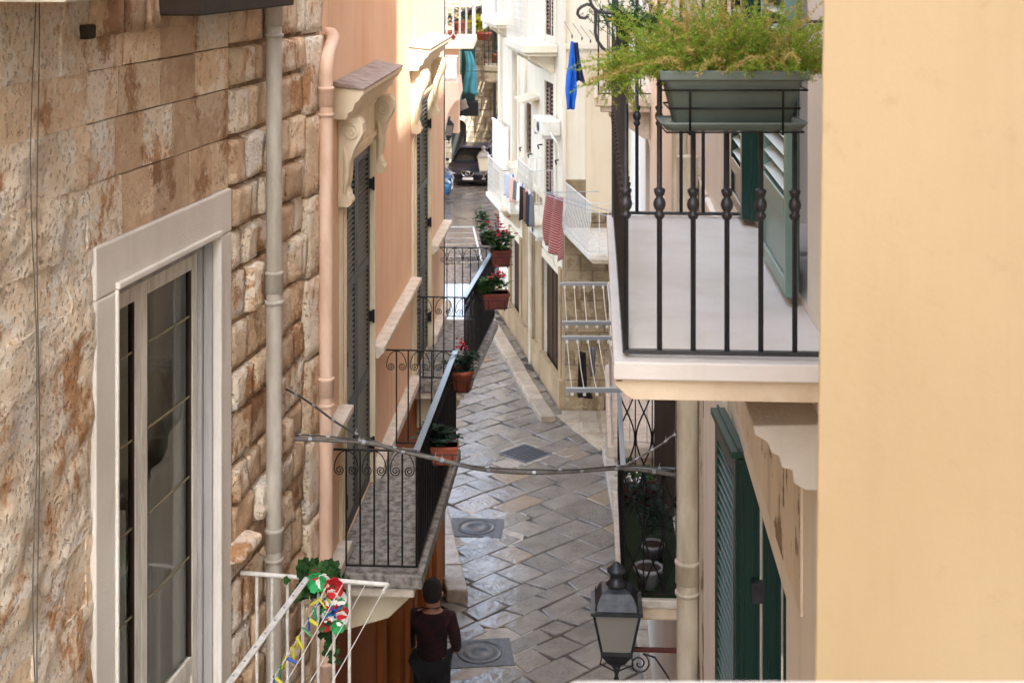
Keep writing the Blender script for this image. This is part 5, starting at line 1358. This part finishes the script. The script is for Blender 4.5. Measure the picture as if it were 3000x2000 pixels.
def frond(m, p, d, L, r, curl=1.0, dens=1.0, ns=.010):
    "an arching wiry stem with branchlets of fine needles"
    pts = [p.copy()]; v = d.normalized(); n = int(L/.012)
    for i in range(n):
        v = (v + Vector((r.gauss(0,.05), r.gauss(0,.05), -curl*.030*(i/n+.3)+r.gauss(0,.02)))).normalized(); pts.append(pts[-1] + v*.012)
    m.tube(pts, .0008, 3, cap=False)
    for i in range(3, len(pts)):
        f = i/len(pts)
        for k in range(1 + (r.random() < dens)):
            a = r.uniform(0, 6.28); ax = Vector((r.gauss(0,1), r.gauss(0,1), r.gauss(.25,.8))).normalized()
            bl = .034*(1.15-f)*r.uniform(.6,1.3)
            tip = pts[i] + (ax*.8 + v*.5).normalized()*bl
            nn = max(2, int(bl/.0065))
            for j in range(nn):
                q = pts[i].lerp(tip, (j+.5)/nn)
                for _ in range(2):
                    o = Vector((r.gauss(0,1), r.gauss(0,1), r.gauss(.2,1))).normalized()*ns*r.uniform(.6,1.3)
                    sd_ = o.cross(Vector((r.gauss(0,1), r.gauss(0,1), r.gauss(0,1)))).normalized()*.0016
                    m.add([q-sd_, q+sd_, q+o], [(0,1,2)])
ft = thing('asparagus_fern', 'feathery yellow green fern spilling over the grey green planter', 'plant', FW, (c0.x, c0.y, c0.z+.13))
r_ = random.Random(77)
for nm, matn, n, sd_ in (('green_fronds', 'fern', 260, 1), ('dry_fronds', 'fern_dry', 110, 2)):
    m = MB(); r = random.Random(40+sd_)
    for i in range(n):
        x = r.uniform(-.175, .175); y = r.uniform(-.05, .06); a = r.uniform(0, 6.28)
        d = Vector((math.cos(a)*.8 + x*3.4, math.sin(a)*.6, r.uniform(.25, 1.6)))
        frond(m, Vector((x, y, 0)), d, r.uniform(.12, .32), r, r.uniform(.6, 2.2))
    if sd_ == 1:
        for i in range(12):   # the trailing tail down the left corner
            frond(m, Vector((-.17, r.uniform(-.03,.05), .03)), Vector((-1.0, r.uniform(-.2,.25), r.uniform(.05,.5))), r.uniform(.17, .27), r, r.uniform(3.6, 5.5))
        for i in range(34): frond(m, Vector((r.uniform(-.33,-.26), r.uniform(-.02,.06), r.uniform(-.02,.09))), Vector((r.uniform(-.4,.3), r.uniform(-.3,.3), r.uniform(-.9,.2))), r.uniform(.07,.15), r, 2.5)
        for i in range(9):    # a few falling over the front rim and to the right
            frond(m, Vector((r.uniform(.0,.19), -.06, .02)), Vector((r.uniform(-.2,.6), -.5, .3)), r.uniform(.10,.17), r, 4.0)
        for i in range(10):
            frond(m, Vector((.17, 0, .03)), Vector((1.0, r.uniform(-.2,.2), r.uniform(.1,.5))), r.uniform(.14,.22), r, r.uniform(2., 3.5))
    m.build(nm, MT[matn], ft)
m = MB(); r = random.Random(5)
for i in range(40): frond(m, Vector((-.26 + r.uniform(-.05,.08), .16, .10)), Vector((r.gauss(0,.6), r.gauss(0,.4), r.uniform(.1,1.2))), r.uniform(.08,.16), r, 1.0)
cf = tag(m.build('fern_clump', MT['leaves'], M=ft.matrix_world.copy()), 'darker green fern clump behind the left end of the planter fern', 'plant')
cf['category'] = 'plant'

# ================================================================ DRYING RACKS, LAUNDRY, CABLES
# near left rack on the stone house balcony
ny = lambda px, py, Y: FS.inverted() @ at(px, py, Y)
zr = H - 3.92
def fsx(px, py): 
    p = flr(px, py, zr); v = FS.inverted() @ p; return v
a0 = fsx(685, 1660); a1 = fsx(1128, 1727); base = Vector((a0.x, -.0, 0))
tr = thing('railing', 'white metal balcony railing of the stone house seen from above, bottom left', 'railing', FS, (0, 0, 0))
c1 = fsx(893, 1714)
uE = (a0.x + a1.x)/2
MB().tube([(uE, -.02, zr), (uE, a1.y, zr)], .014, 10).build('end_rail', MT['white_metal'], tr)
b0 = None
for i in range(7):
    yy = -.16 + (a1.y+.16)*i/7.0 * .98
    M = T(uE+.01, -.12 + (a1.y*.62)*i/6, 0)
    if b0 is None: b0 = MB().tube([(0, 0, zr-1.15), (0, 0, zr)], .011, 8).build('bar', MT['white_metal'], tr, M)
    else: inst(b0, tr, M)
dk = thing('drying_rack', 'white metal clothes rack with cords and coloured pegs at the bottom left', 'drying rack', FS, (0, 0, 0))
m = MB().box(uE-3.0, uE-.02, c1.y-.020, c1.y+.020, zr+.018, zr+.030); m.build('side_bar', MT['white_metal'], dk, bevel=.003)
for i in range(16):
    MB().lathe([(.006, 0), (.008, .004), (.003, .006)], (0, 0, 0), 8).build('rivet', MT['grey_metal'], dk, T(uE-.15-i*.16, c1.y, zr+.030))
MB().tube([(uE, a1.y, zr), (uE-.1, a1.y+.005, zr)], .012, 8).build('end_cap', MT['white_metal'], dk)
def cordpts(y, sag, n=18, L=2.8): return [(uE - L*i/n, y, zr + .0 - sag*math.sin(math.pi*min(1, i/n))) for i in range(n+1)]
for k, y in enumerate((a1.y+.01, a1.y+.14, a1.y+.28)):
    MB().tube(cordpts(y, .05 + .02*k), .0032, 6).build('cord', MT['cord'], dk)
peg_p = cordpts(c1.y - .13, .10, 40, 2.4)
MB().tube(peg_p, .003, 6).build('cord', MT['cord'], dk)
pc = ['peg_yellow','peg_yellow','peg_blue','peg_yellow','peg_green','fabric_white','peg_blue','peg_purple','peg_green','peg_yellow','peg_yellow','peg_green','peg_yellow']
pr_ = {}
for i in range(30):
    f = .3 + i*1.1 + .5*((i*7)%3); j = int(f); 
    if j >= 39: break
    p = Vector(peg_p[j]).lerp(Vector(peg_p[j+1]), f-j); cm = pc[(i*5 + i//3) % len(pc)]
    M = T(*p) @ RX(U(-70, 70)) @ RZ(U(-30, 30)) @ T(0, 0, -.02)
    if cm not in pr_:
        pr_[cm] = MB().prism([(-.005,-.045),(.006,-.045),(.010,.03),(-.009,.03)], 'y', -.005, .005).box(-.012, -.006, -.004, .004, -.045, .03).build('clothes_peg', MT[cm], dk, M, bevel=.001)
    else: inst(pr_[cm], dk, M)
# artificial garland of ivy and felt flowers
gp = at(960, 1690, FS.to_3x3().col[0].y*0 + 8.85)
gt = thing('flower_garland', 'garland of ivy leaves with red, white and green cloth flowers on the white rail', 'garland', FW, tuple(gp))
def lz(px, py, dy=0): return at(px, py, 8.85+dy) - gp
def ivy(path, n, seed, size, spread):
    r = random.Random(seed); m = MB()
    for _ in range(n):
        f = r.random()*(len(path)-1); j = int(f); p = path[j].lerp(path[min(j+1, len(path)-1)], f-j) + Vector((r.gauss(0,spread), r.gauss(0,spread), r.gauss(0,spread)))
        nrm = Vector((r.gauss(0,.6), -1, r.gauss(.5,.6))).normalized(); a = nrm.cross(Vector((0,0,1))).normalized(); b_ = a.cross(nrm)
        L = size*r.uniform(.7,1.3); an = r.uniform(0, 6.28)
        pts = [p + (a*math.cos(an+q) + b_*math.sin(an+q))*L*rr for q, rr in ((0,1),(.7,.6),(1.3,.8),(2.2,.6),(3.14,.45),(4.08,.6),(4.98,.8),(5.58,.6))]
        m.add([p + nrm*L*.15] + pts, [(0, i+1, (i+1)%8+1) for i in range(8)])
    return m
ivy([lz(870,1670), lz(905,1665), lz(950,1670), lz(985,1690)], 60, 3, .042, .030).build('ivy_leaves', MT['ivy'], gt)
ivy([lz(880,1740), lz(905,1700)], 26, 4, .045, .025).build('ivy_leaves', MT['ivy'], gt)
ivy([lz(990,1700), lz(950,1760), lz(960,1840), lz(975,1930)], 120, 5, .030, .026).build('ivy_leaves', MT['ivy'], gt)
def felt(px, py, mat, s, seed):
    r = random.Random(seed); m = MB(); c = lz(px, py, -.03)
    for L_ in range(2):
        for k in range(5):
            a = k*1.257 + L_*.6 + r.uniform(-.2,.2); o = Vector((math.cos(a), -.35-.3*L_, math.sin(a)))*s; sd_ = Vector((-math.sin(a), 0, math.cos(a)))*s*.48
            m.add([c, c+o*.55+sd_, c+o+sd_*.5, c+o*1.0-sd_*.5, c+o*.55-sd_], [(0,1,2,3,4)])
    m.build('cloth_flower', MT[mat], gt, solid=.004)
for i, (px, py, mm, s) in enumerate([(928,1700,'fabric_green',.062),(948,1698,'fabric_white',.045),(980,1715,'fabric_red',.062),(970,1745,'fabric_white',.05),(998,1748,'fabric_white',.042),(968,1758,'fabric_red',.05),(1000,1765,'fabric_green',.035),(965,1782,'fabric_green',.042),(1000,1788,'fabric_red',.045),(1000,1806,'fabric_white',.045),(962,1800,'fabric_white',.04),(958,1826,'fabric_red',.04),(990,1830,'fabric_green',.045),(922,1678,'fabric_red',.035)]):
    felt(px, py, mm, s, i)
for (px, py, mm) in ((945,1745,'peg_yellow'),(955,1748,'peg_yellow'),(975,1790,'peg_blue'),(985,1786,'peg_blue'),(965,1798,'peg_blue'),(942,1760,'peg_blue')):
    c = lz(px, py, -.06); MB().box(-.006,.006,-.005,.005,-.045,.045).build('clothes_peg', MT[mm], gt, T(*c) @ RY(U(-60,60)))
# right drying racks beyond the lower balcony
zk = H - 3.62
def two_rack(label, Ya, Yb, xl, xr, strings=5):
    t = thing('drying_rack', label, 'drying rack', FW, (0, 0, zk), 'white bar drying racks beside the right balconies')
    for Y, s in ((Ya, 0), (Yb, 1)): 
        MB().box(xl[s], xr[s], Y-.012, Y+.012, -.02, .02).build('bar', MT['grey_metal'], t, bevel=.003)
    MB().tube([(xr[0], Ya, 0), (xr[1], Yb, 0)], .010, 6).build('arm', MT['grey_metal'], t)
    for i in range(strings):
        f = (i+.5)/strings
        xa = xl[0] + (xr[0]-xl[0])*f; xb = xl[1] + (xr[1]-xl[1])*f
        MB().tube([(xa, Ya, -.01), ((xa+xb)/2, (Ya+Yb)/2, -.05), (xb, Yb, -.01)], .004, 5).build('cord', MT['cord'], t)
        for Y, x in ((Ya, xa), (Yb, xb)): MB().box(x-.012, x+.012, Y-.016, Y+.016, -.045, -.02).build('hook', MT['white_metal'], t)
    return t
def xz(px, py): p = flr(px, py, zk); return p.x, p.y
f1 = xz(1640, 832); f2 = xz(1780, 830); f3 = xz(1646, 946); f4 = xz(1792, 943)
two_rack('farther of two white bar drying racks hanging over the lane at the right', f1[1], f3[1], (f1[0], f3[0]), (f2[0], f4[0]))
f1 = xz(1646, 990); f2 = xz(1798, 988); f3 = xz(1658, 1142); f4 = xz(1838, 1138)
r2 = two_rack('nearer white bar drying rack with a black sock and a blue cloth on it', f1[1], f3[1], (f1[0], f3[0]), (f2[0], f4[0]))
def hang(name, label, cat, p, w_, h_, mat, F=FW, ang=0, taper=.9, folds=5, seed=0, group=None, sway=.0, amp=.03):
    r = random.Random(seed); ph = r.uniform(0, 6)
    def fn(a, b): 
        ww = w_*(1-(1-taper)*b) 
        return (ww*(a-.5)+sway*b*b, amp*math.sin(a*folds*3+ph)*(.3+b) , -h_*b*(1+.04*math.sin(a*7+ph)))
    o = MB().sheet(fn, 14, 12).build(name, mat, solid=.006); o.matrix_world = F @ T(*p) @ RZ(ang) if F is not FW else T(*p) @ RZ(ang)
    return tag(o, label, cat, group)
p = at(1706, 992, (f1[1]+f3[1])/2 + .5)
def sock(a, b):
    w_ = .035 + .02*b + (.025 if b > .8 else 0); return (w_*(a-.5)*1.6 + .06*max(0, b-.75)*2, .02*math.sin(a*6), -.42*b)
o = MB().sheet(sock, 6, 12).build('black_sock', MT['fabric_black'], solid=.008); o.matrix_world = T(p.x, p.y, zk-.05); tag(o, 'long black sock pegged on the nearer white drying rack', 'sock')
hang('blue_cloth', 'narrow grey blue cloth pegged beside the black sock', 'cloth', (p.x+.10, p.y+.15, zk-.05), .06, .26, MT['fabric_grey'], taper=.7, seed=3)
# white rack beyond the pink house
z5 = H - 4.25
t = thing('drying_rack', 'white rectangular drying rack jutting out beyond the farther black balcony', 'drying rack', FW, (0, 0, z5))
qs = [flr(x, y, z5) for x, y in ((1296, 667), (1387, 666), (1412, 768), (1296, 772))]
m = MB(); m.tube([(q.x, q.y, 0) for q in qs], .016, 8, closed=True); m.build('frame', MT['white_metal'], t)
for i in range(5):
    f = (i+1)/6; a = qs[0].lerp(qs[3], f); b_ = qs[1].lerp(qs[2], f); MB().tube([(a.x, a.y, 0), (b_.x, b_.y, 0)], .003, 5).build('cord', MT['cord'], t)
# ground level glazed canopy glimpsed through the balcony bars
p = flr(1382, 936, 2.6); q = flr(1382, 832, 2.6)
t = thing('entrance_canopy', 'pale plastic entrance canopy glimpsed through the black balcony bars', 'canopy', FW, (0, 0, 2.6))
MB().box(p.x-.9, p.x, p.y, q.y, -.02, .0).build('sheet', simple('canopy_sheet', '#c9d6dc', .15), t)
MB().box(p.x-.9, p.x+.02, p.y-.03, p.y, -.04, .02).build('front_edge', MT['white_metal'], t)
for i in range(4): MB().box(p.x-.9+i*.29, p.x-.88+i*.29, p.y, q.y, .0, .012).build('rib', MT['grey_metal'], t)

# laundry on the white house
def dpt(px, py, n): u_, z_ = on(FD, px, py, n); return u_, z_
n_ = .75
ua1, zl = dpt(1485, 500, n_); ub1, _ = dpt(1562, 512, n_)
tag(MB().tube([(ub1, n_, zl), (ua1, n_, zl-.03)], .006, 5).build('clothes_line', MT['white_metal'], M=FD.copy()), 'thin line carrying the row of drying clothes on the white house', 'clothes line')
cl = [('fabric_white','white blue patterned towel at the far end of the clothes line','towel',1492,.55,1.0),('fabric_pink','pale pink garment between the towel and the grey garment on the line','garment',1503,.35,1.05),('fabric_grey','grey garment pegged beside the pale pink one','garment',1513,.3,.8),
      ('fabric_white','plain white cloth hanging next to the black trousers','cloth',1521,.25,.75),('fabric_black','black trousers hanging in the middle of the line','trousers',1531,.34,1.35),('fabric_brown','rust brown shirt beside the black trousers','shirt',1541,.30,1.2),
      ('fabric_denim','dark denim trousers second from the near end of the line','trousers',1550,.28,1.3),('fabric_grey','pale grey blue sheet at the near end of the line','sheet',1558,.22,1.2)]
for i, (mm, lab, cat, px, w_, h_) in enumerate(cl):
    u_, _ = dpt(px, 505, n_); mt = MT['blue_pattern'] if i == 0 else MT[mm]
    o = hang(cat, lab, cat, (u_, n_, zl-.02), w_*.6, h_*.46, mt, FD, 25, .92, 5, i, 'clothes drying on the white house', amp=.03)
for i, (mm, lab, cat, px, w_, h_) in enumerate(cl):
    u_, _ = dpt(px, 505, n_)
    if 1: tag(MB().box(-.012,.012,-.01,.01,-.05,.04).build('clothes_peg', MT[['fabric_white','peg_blue','fabric_pink'][i%3]], M=FD @ T(u_, n_, zl)), 'peg holding the ' + lab, 'peg', 'pegs on the clothes line of the white house')
# striped cloth on its own arm
u0, z0 = dpt(1600, 566, .9); 
def strc(a, b): return (-.55*a + .12*math.sin(b*4)*a, -.16*a+.07*math.sin(a*11+b*3)*(.3+b), -.86*b*(1+.18*a))
o = MB().sheet(strc, 18, 18).build('striped_cloth', MT['red_stripes'], solid=.008); o.matrix_world = FD @ T(u0, .9, z0) @ Matrix.Scale(.95, 4, (1, 0, 0)); tag(o, 'red and white striped cloth hanging from the wall arm of the white house', 'cloth')
ar = thing('wall_arm', 'thin metal drying arms sticking out from the white house above the striped cloth', 'drying rack', FD, (u0-.3, 0, z0))
MB().tube([(.3, 0, .0), (.25, .95, .02)], .007, 6).build('arm', MT['grey_metal'], ar); MB().tube([(-1.2, .0, -.1), (.25, .95, .03)], .007, 6).build('arm', MT['grey_metal'], ar); MB().tube([(-1.5, .2, -.1), (.0, .98, .03)], .007, 6).build('arm', MT['grey_metal'], ar)
# blue garment on a line in front of the white house corner
pA = at(1676, 122, 23.5); w_ = .30
def blue(a, b):
    prof = [(0,.03),(.12,.05),(.3,.10),(.5,.16),(.7,.19),(.8,.17),(.86,.14),(1,.12)]
    hw = 0
    for (p, q), (p2, q2) in zip(prof, prof[1:]):
        if p <= b <= p2: hw = q + (q2-q)*(b-p)/(p2-p)
    return (hw*(a-.5)*.95 - .02*b, .05*math.sin(a*9+b*4)*(.2+b), -1.12*b)
o = MB().sheet(blue, 16, 24).build('blue_garment', MT['fabric_blue'], solid=.02); o.matrix_world = T(pA.x, pA.y, pA.z); tag(o, 'bright blue garment hanging alone high before the cream corner', 'garment')
o = hang('navy_garment', 'dark navy sleeve hanging right behind the bright blue garment', 'garment', (pA.x+.055, pA.y+.05, pA.z-.02), .09, .66, MT['fabric_navy'], taper=2.2, seed=8, sway=.07)
b_ = thing('clothes_line', 'wall mounted line with small hooks holding the bright blue garment', 'clothes line', FW, (0, 0, 0))
ps = [at(x, y, 23.5) for x, y in ((1676, 102), (1705, 108), (1730, 116), (1760, 130))]
MB().tube(ps, .006, 5).build('line', MT['cord'], b_)
for q in ps: MB().tube([q + Vector((0, .0, 0)), q + Vector((-.02, 3.0, .06))], .006, 5).tube([q, q - Vector((0, 0, .06))], .014, 6).build('hook', MT['iron'], b_)
for k, (px, hh) in enumerate(((1703, .18), (1733, .22))):
    q = at(px, 112, 23.5); MB().tube([q, q - Vector((0, 0, hh)), q - Vector((-.02, 0, hh+.03))], .008, 5).build('hanger', MT['white_metal'], b_)
# laundry high at the far end
for i, (px, mm, w_, h_, lab) in enumerate(((1436, 'fabric_white', .5, 1.1, 'white towel hanging highest at the far end of the lane'), (1452, 'fabric_grey', .3, 1.0, 'grey cloth beside the white towel at the far end'), (1468, 'fabric_white', .35, 1.2, 'white sheet next to the grey cloth at the far end'), (1480, 'fabric_grey', .2, .9, 'narrow grey cloth nearest the white house at the far end'))):
    p = at(px, -25, 42); hang('hanging_laundry', lab, 'laundry', tuple(p), w_, h_, MT[mm], seed=60+i, group='laundry high at the far end', amp=.05)
# thin crossing lines far away
for k, (xa, ya_, xb_, yb_, Y) in enumerate(((1296, 146, 1480, 150, 44), (1296, 205, 1440, 208, 44))):
    tag(MB().tube([at(xa, ya_, Y), at((xa+xb_)/2, ya_+4, Y), at(xb_, yb_, Y)], .012, 5).build('wire', MT['wire']), ['upper thin wire crossing in front of the teal blind', 'lower thin wire crossing in front of the teal blind'][k], 'wire')

# bundled cable across the lane
def cable(name, label, pts, r, mat, clips=0):
    t = thing(name, label, 'cable', FW, tuple(pts[0])); P = [p - pts[0] for p in pts]
    # smooth
    Q = []
    for i in range(len(P)-1):
        p0, p1, p2, p3_ = P[max(i-1,0)], P[i], P[i+1], P[min(i+2, len(P)-1)]
        for k in range(8):
            s = k/8; Q.append(.5*((2*p1) + (p2-p0)*s + (2*p0-5*p1+4*p2-p3_)*s*s + (3*p1-p0-3*p2+p3_)*s**3))
    Q.append(P[-1]); MB().tube(Q, r, 10).build('sheath', mat, t)
    if clips:
        m = MB()
        for i in range(6, len(Q)-4, clips):
            d = (Q[i+1]-Q[i-1]).normalized()*.012; m.tube([Q[i]-d, Q[i]+d], r*1.28, 8)
            m.tube([Q[i]-d*.3, Q[i]+Vector((.004,0,.035))], .003, 5)
        m.build('clips', MT['grey_metal'], t, kind='stuff')
    return t, Q, P
C1 = [at(x, y, Y) for x, y, Y in ((828,1284,9.75),(940,1288,9.8),(1080,1297,9.85),(1180,1322,9.9),(1280,1345,9.9),(1400,1372,9.95),(1520,1383,10),(1640,1382,10),(1760,1374,10.05),(1830,1372,10.1),(1940,1385,10.15),(2010,1402,10.2),(2046,1434,10.25))]
cable('cable', 'thick grey cable bundle sagging right across the lane', C1, .0145, MT['cable_grey'], 9)
C2 = [at(x, y, Y) for x, y, Y in ((826,1268,9.75),(900,1274,9.8),(1000,1282,9.8),(1110,1300,9.87),(1240,1330,9.9),(1400,1366,9.93),(1640,1376,9.98),(1830,1364,10.08),(1960,1374,10.15),(2050,1388,10.22))]
cable('cable', 'thin twisted wire running along the thick cable bundle', C2, .006, MT['wire'], 7)
C3 = [at(x, y, Y) for x, y, Y in ((829,1135,9.72),(880,1162,9.75),(930,1196,9.8),(990,1240,9.85),(1060,1278,9.9),(1120,1302,9.92))]
cable('cable', 'short barbed looking wire slanting down from the grey drainpipe to the cable', C3, .0075, MT['wire'], 8)
C4 = [at(x, y, Y) for x, y, Y in ((1830,1364,10.08),(1880,1335,10.1),(1940,1300,10.15),(1975,1275,10.2),(2045,1262,10.25))]
cable('cable', 'ragged wire rising to the cream drainpipe at the right end of the cable', C4, .007, MT['cable_grey'], 6)

# ================================================================ PERSON
def skin_mesh(name, V, E, mat, parent, sub=2, root=0):
    me = bpy.data.meshes.new(name); me.from_pydata([v[:3] for v in V], E, []); me.materials.append(mat)
    o = bpy.data.objects.new(name, me); col.objects.link(o); o.parent = parent
    me_sk = me.skin_vertices[0] if me.skin_vertices else None
    o.modifiers.new('skin', 'SKIN')
    if not me.skin_vertices:
        bm = bmesh.new(); bm.from_mesh(me); bm.verts.layers.skin.verify(); bm.to_mesh(me); bm.free()
    for i, v in enumerate(V):
        s = me.skin_vertices[0].data[i]; r = v[3]; s.radius = r if isinstance(r, tuple) else (r, r); s.use_root = (i == root)
    m = o.modifiers.new('sub', 'SUBSURF'); m.levels = sub; m.render_levels = sub
    m = o.modifiers['skin']; m.use_smooth_shade = True
    return o
pp = at(1266, 1700, 15.3)
ps_ = thing('person', 'person in a burgundy jumper and black trousers standing with back turned at the doorway', 'person', FW, (pp.x, 15.3, 0), None, RZ(-8))
# x right, y forward (away from camera), z up
V = [(0,0,.98,(.16,.12)),(0,-.01,1.12,(.15,.11)),(0,-.01,1.28,(.17,.12)),(0,0,1.42,(.17,.105)),(0,.01,1.50,(.065,.065)),(0,.03,1.58,(.085,.09)),(0,.035,1.66,(.095,.105)),(0,.03,1.74,(.07,.08)),
     (-.20,0,1.43,.062),(-.25,-.02,1.20,.048),(-.23,.12,1.02,.038),(-.17,.24,1.05,.028),
     (.20,0,1.43,.062),(.26,-.02,1.20,.048),(.25,.10,1.02,.038),(.19,.22,1.04,.028),
     (-.10,0,.92,.095),(-.11,.01,.50,.062),(-.11,-.01,.10,.042),(-.12,.12,.04,.04),
     (.10,0,.92,.095),(.11,.01,.50,.062),(.12,-.01,.10,.042),(.13,.12,.04,.04)]
E = [(0,1),(1,2),(2,3),(3,4),(4,5),(5,6),(6,7),(3,8),(8,9),(9,10),(10,11),(3,12),(12,13),(13,14),(14,15),(0,16),(16,17),(17,18),(18,19),(0,20),(20,21),(21,22),(22,23)]
for base in (11, 15):
    bx_, by_, bz_ = V[base][:3]; sg = 1 if base == 11 else -1
    V.append((bx_+.01*sg, by_+.05, bz_, .022)); pi_ = len(V)-1; E.append((base, pi_))
    for k, (dx, L) in enumerate(((-.026,.06),(-.009,.072),(.009,.068),(.026,.052))):
        V.append((bx_+dx+.01*sg, by_+.05+L*.5, bz_-.004, .009)); V.append((bx_+dx+.01*sg, by_+.05+L*.8, bz_-.026, .008)); E += [(pi_, len(V)-2), (len(V)-2, len(V)-1)]
    V.append((bx_+.035*sg, by_+.04, bz_+.004, .010)); V.append((bx_+.045*sg, by_+.07, bz_-.004, .009)); E += [(base, len(V)-2), (len(V)-2, len(V)-1)]
skin_mesh('body', V, E, MT['skin'], ps_)
def grow(idx, k, extra): return [(V[i][0], V[i][1], V[i][2], tuple(r+k for r in V[i][3]) if isinstance(V[i][3], tuple) else V[i][3]+k) for i in idx]
I = [0,1,2,3,8,9,10,12,13,14]; VV = grow(I, .022, 0); VV.append((0,.01,1.53,(.088,.088))); VV.append((0,.0,1.47,(.13,.10))); VV[0] = (0,0,.93,(.205,.165)); VV[3] = (0,0,1.43,(.20,.13))
VV[6] = (-.24,.10,1.04,.052); VV[9] = (.255,.085,1.04,.052)
skin_mesh('jumper', VV, [(0,1),(1,2),(2,3),(3,4),(4,5),(5,6),(3,7),(7,8),(8,9),(3,11),(11,10)], MT['burgundy'], ps_)
I = [0,16,17,18,20,21,22]; VV = grow(I, .03, 0); VV[0] = (0, 0, .97, (.195, .15)); VV[3] = (-.11,-.01,.10,.062); VV[6] = (.12,-.01,.10,.062)
skin_mesh('trousers', VV, [(0,1),(1,2),(2,3),(0,4),(4,5),(5,6)], MT['trousers'], ps_)
for sx in (-.12, .13): MB().loft([[(sx+w_*c, y, z) for c, z in ((-1,.0),(1,.0),(1,h_),(.6,h_+.02),(-.6,h_+.02),(-1,h_))] for y, w_, h_ in ((-.09,.035,.07),(-.04,.045,.10),(.06,.048,.07),(.14,.045,.05),(.19,.03,.035))]).build('shoe', MT['fabric_black'], ps_)
hm = MB(); rg = []
for z, r_, yo in ((1.60,.078,-.02),(1.66,.105,-.012),(1.72,.108,0),(1.78,.088,.01),(1.815,.045,.015)): rg.append([(r_*math.cos(q*.628), yo+.03+r_*1.08*math.sin(q*.628) - .02, z) for q in range(10)])
hm.loft(rg).build('hair', MT['hair'], ps_)
for sx in (-1, 1): MB().lathe([(.004,-.03),(.018,-.02),(.022,0),(.016,.02),(.004,.03)], (0,0,0), 10).build('ear', MT['skin'], ps_, T(sx*.098, .03, 1.66))
MB().loft([[(x*s, .135+y, 1.655+z) for x, y, z in ((-.012,0,-.02),(.012,0,-.02),(.004,0,.025),(-.004,0,.025))] for s, y in ((1,0),)] + [[(x*.7, .155, 1.648+z*.5) for x, z in ((-.012,-.02),(.012,-.02),(.004,.025),(-.004,.025))]]).build('nose', MT['skin'], ps_)

# ================================================================ HOUSES OUTSIDE THE FRAME (behind the camera, shaped to keep sun off the near walls)
m = MB().box(2.401, 9, -16, -1.0, -.1, H+7).box(1.5, 2.4, -16, -1.0, -.1, H+14)  # second, tall narrow block is added to shade the stone and yellow walls
tag(m.build('rear_shade_house', MT['cream_plaster']), 'unseen cream house behind the viewpoint, its tall strip shaped to block the sun', 'house')
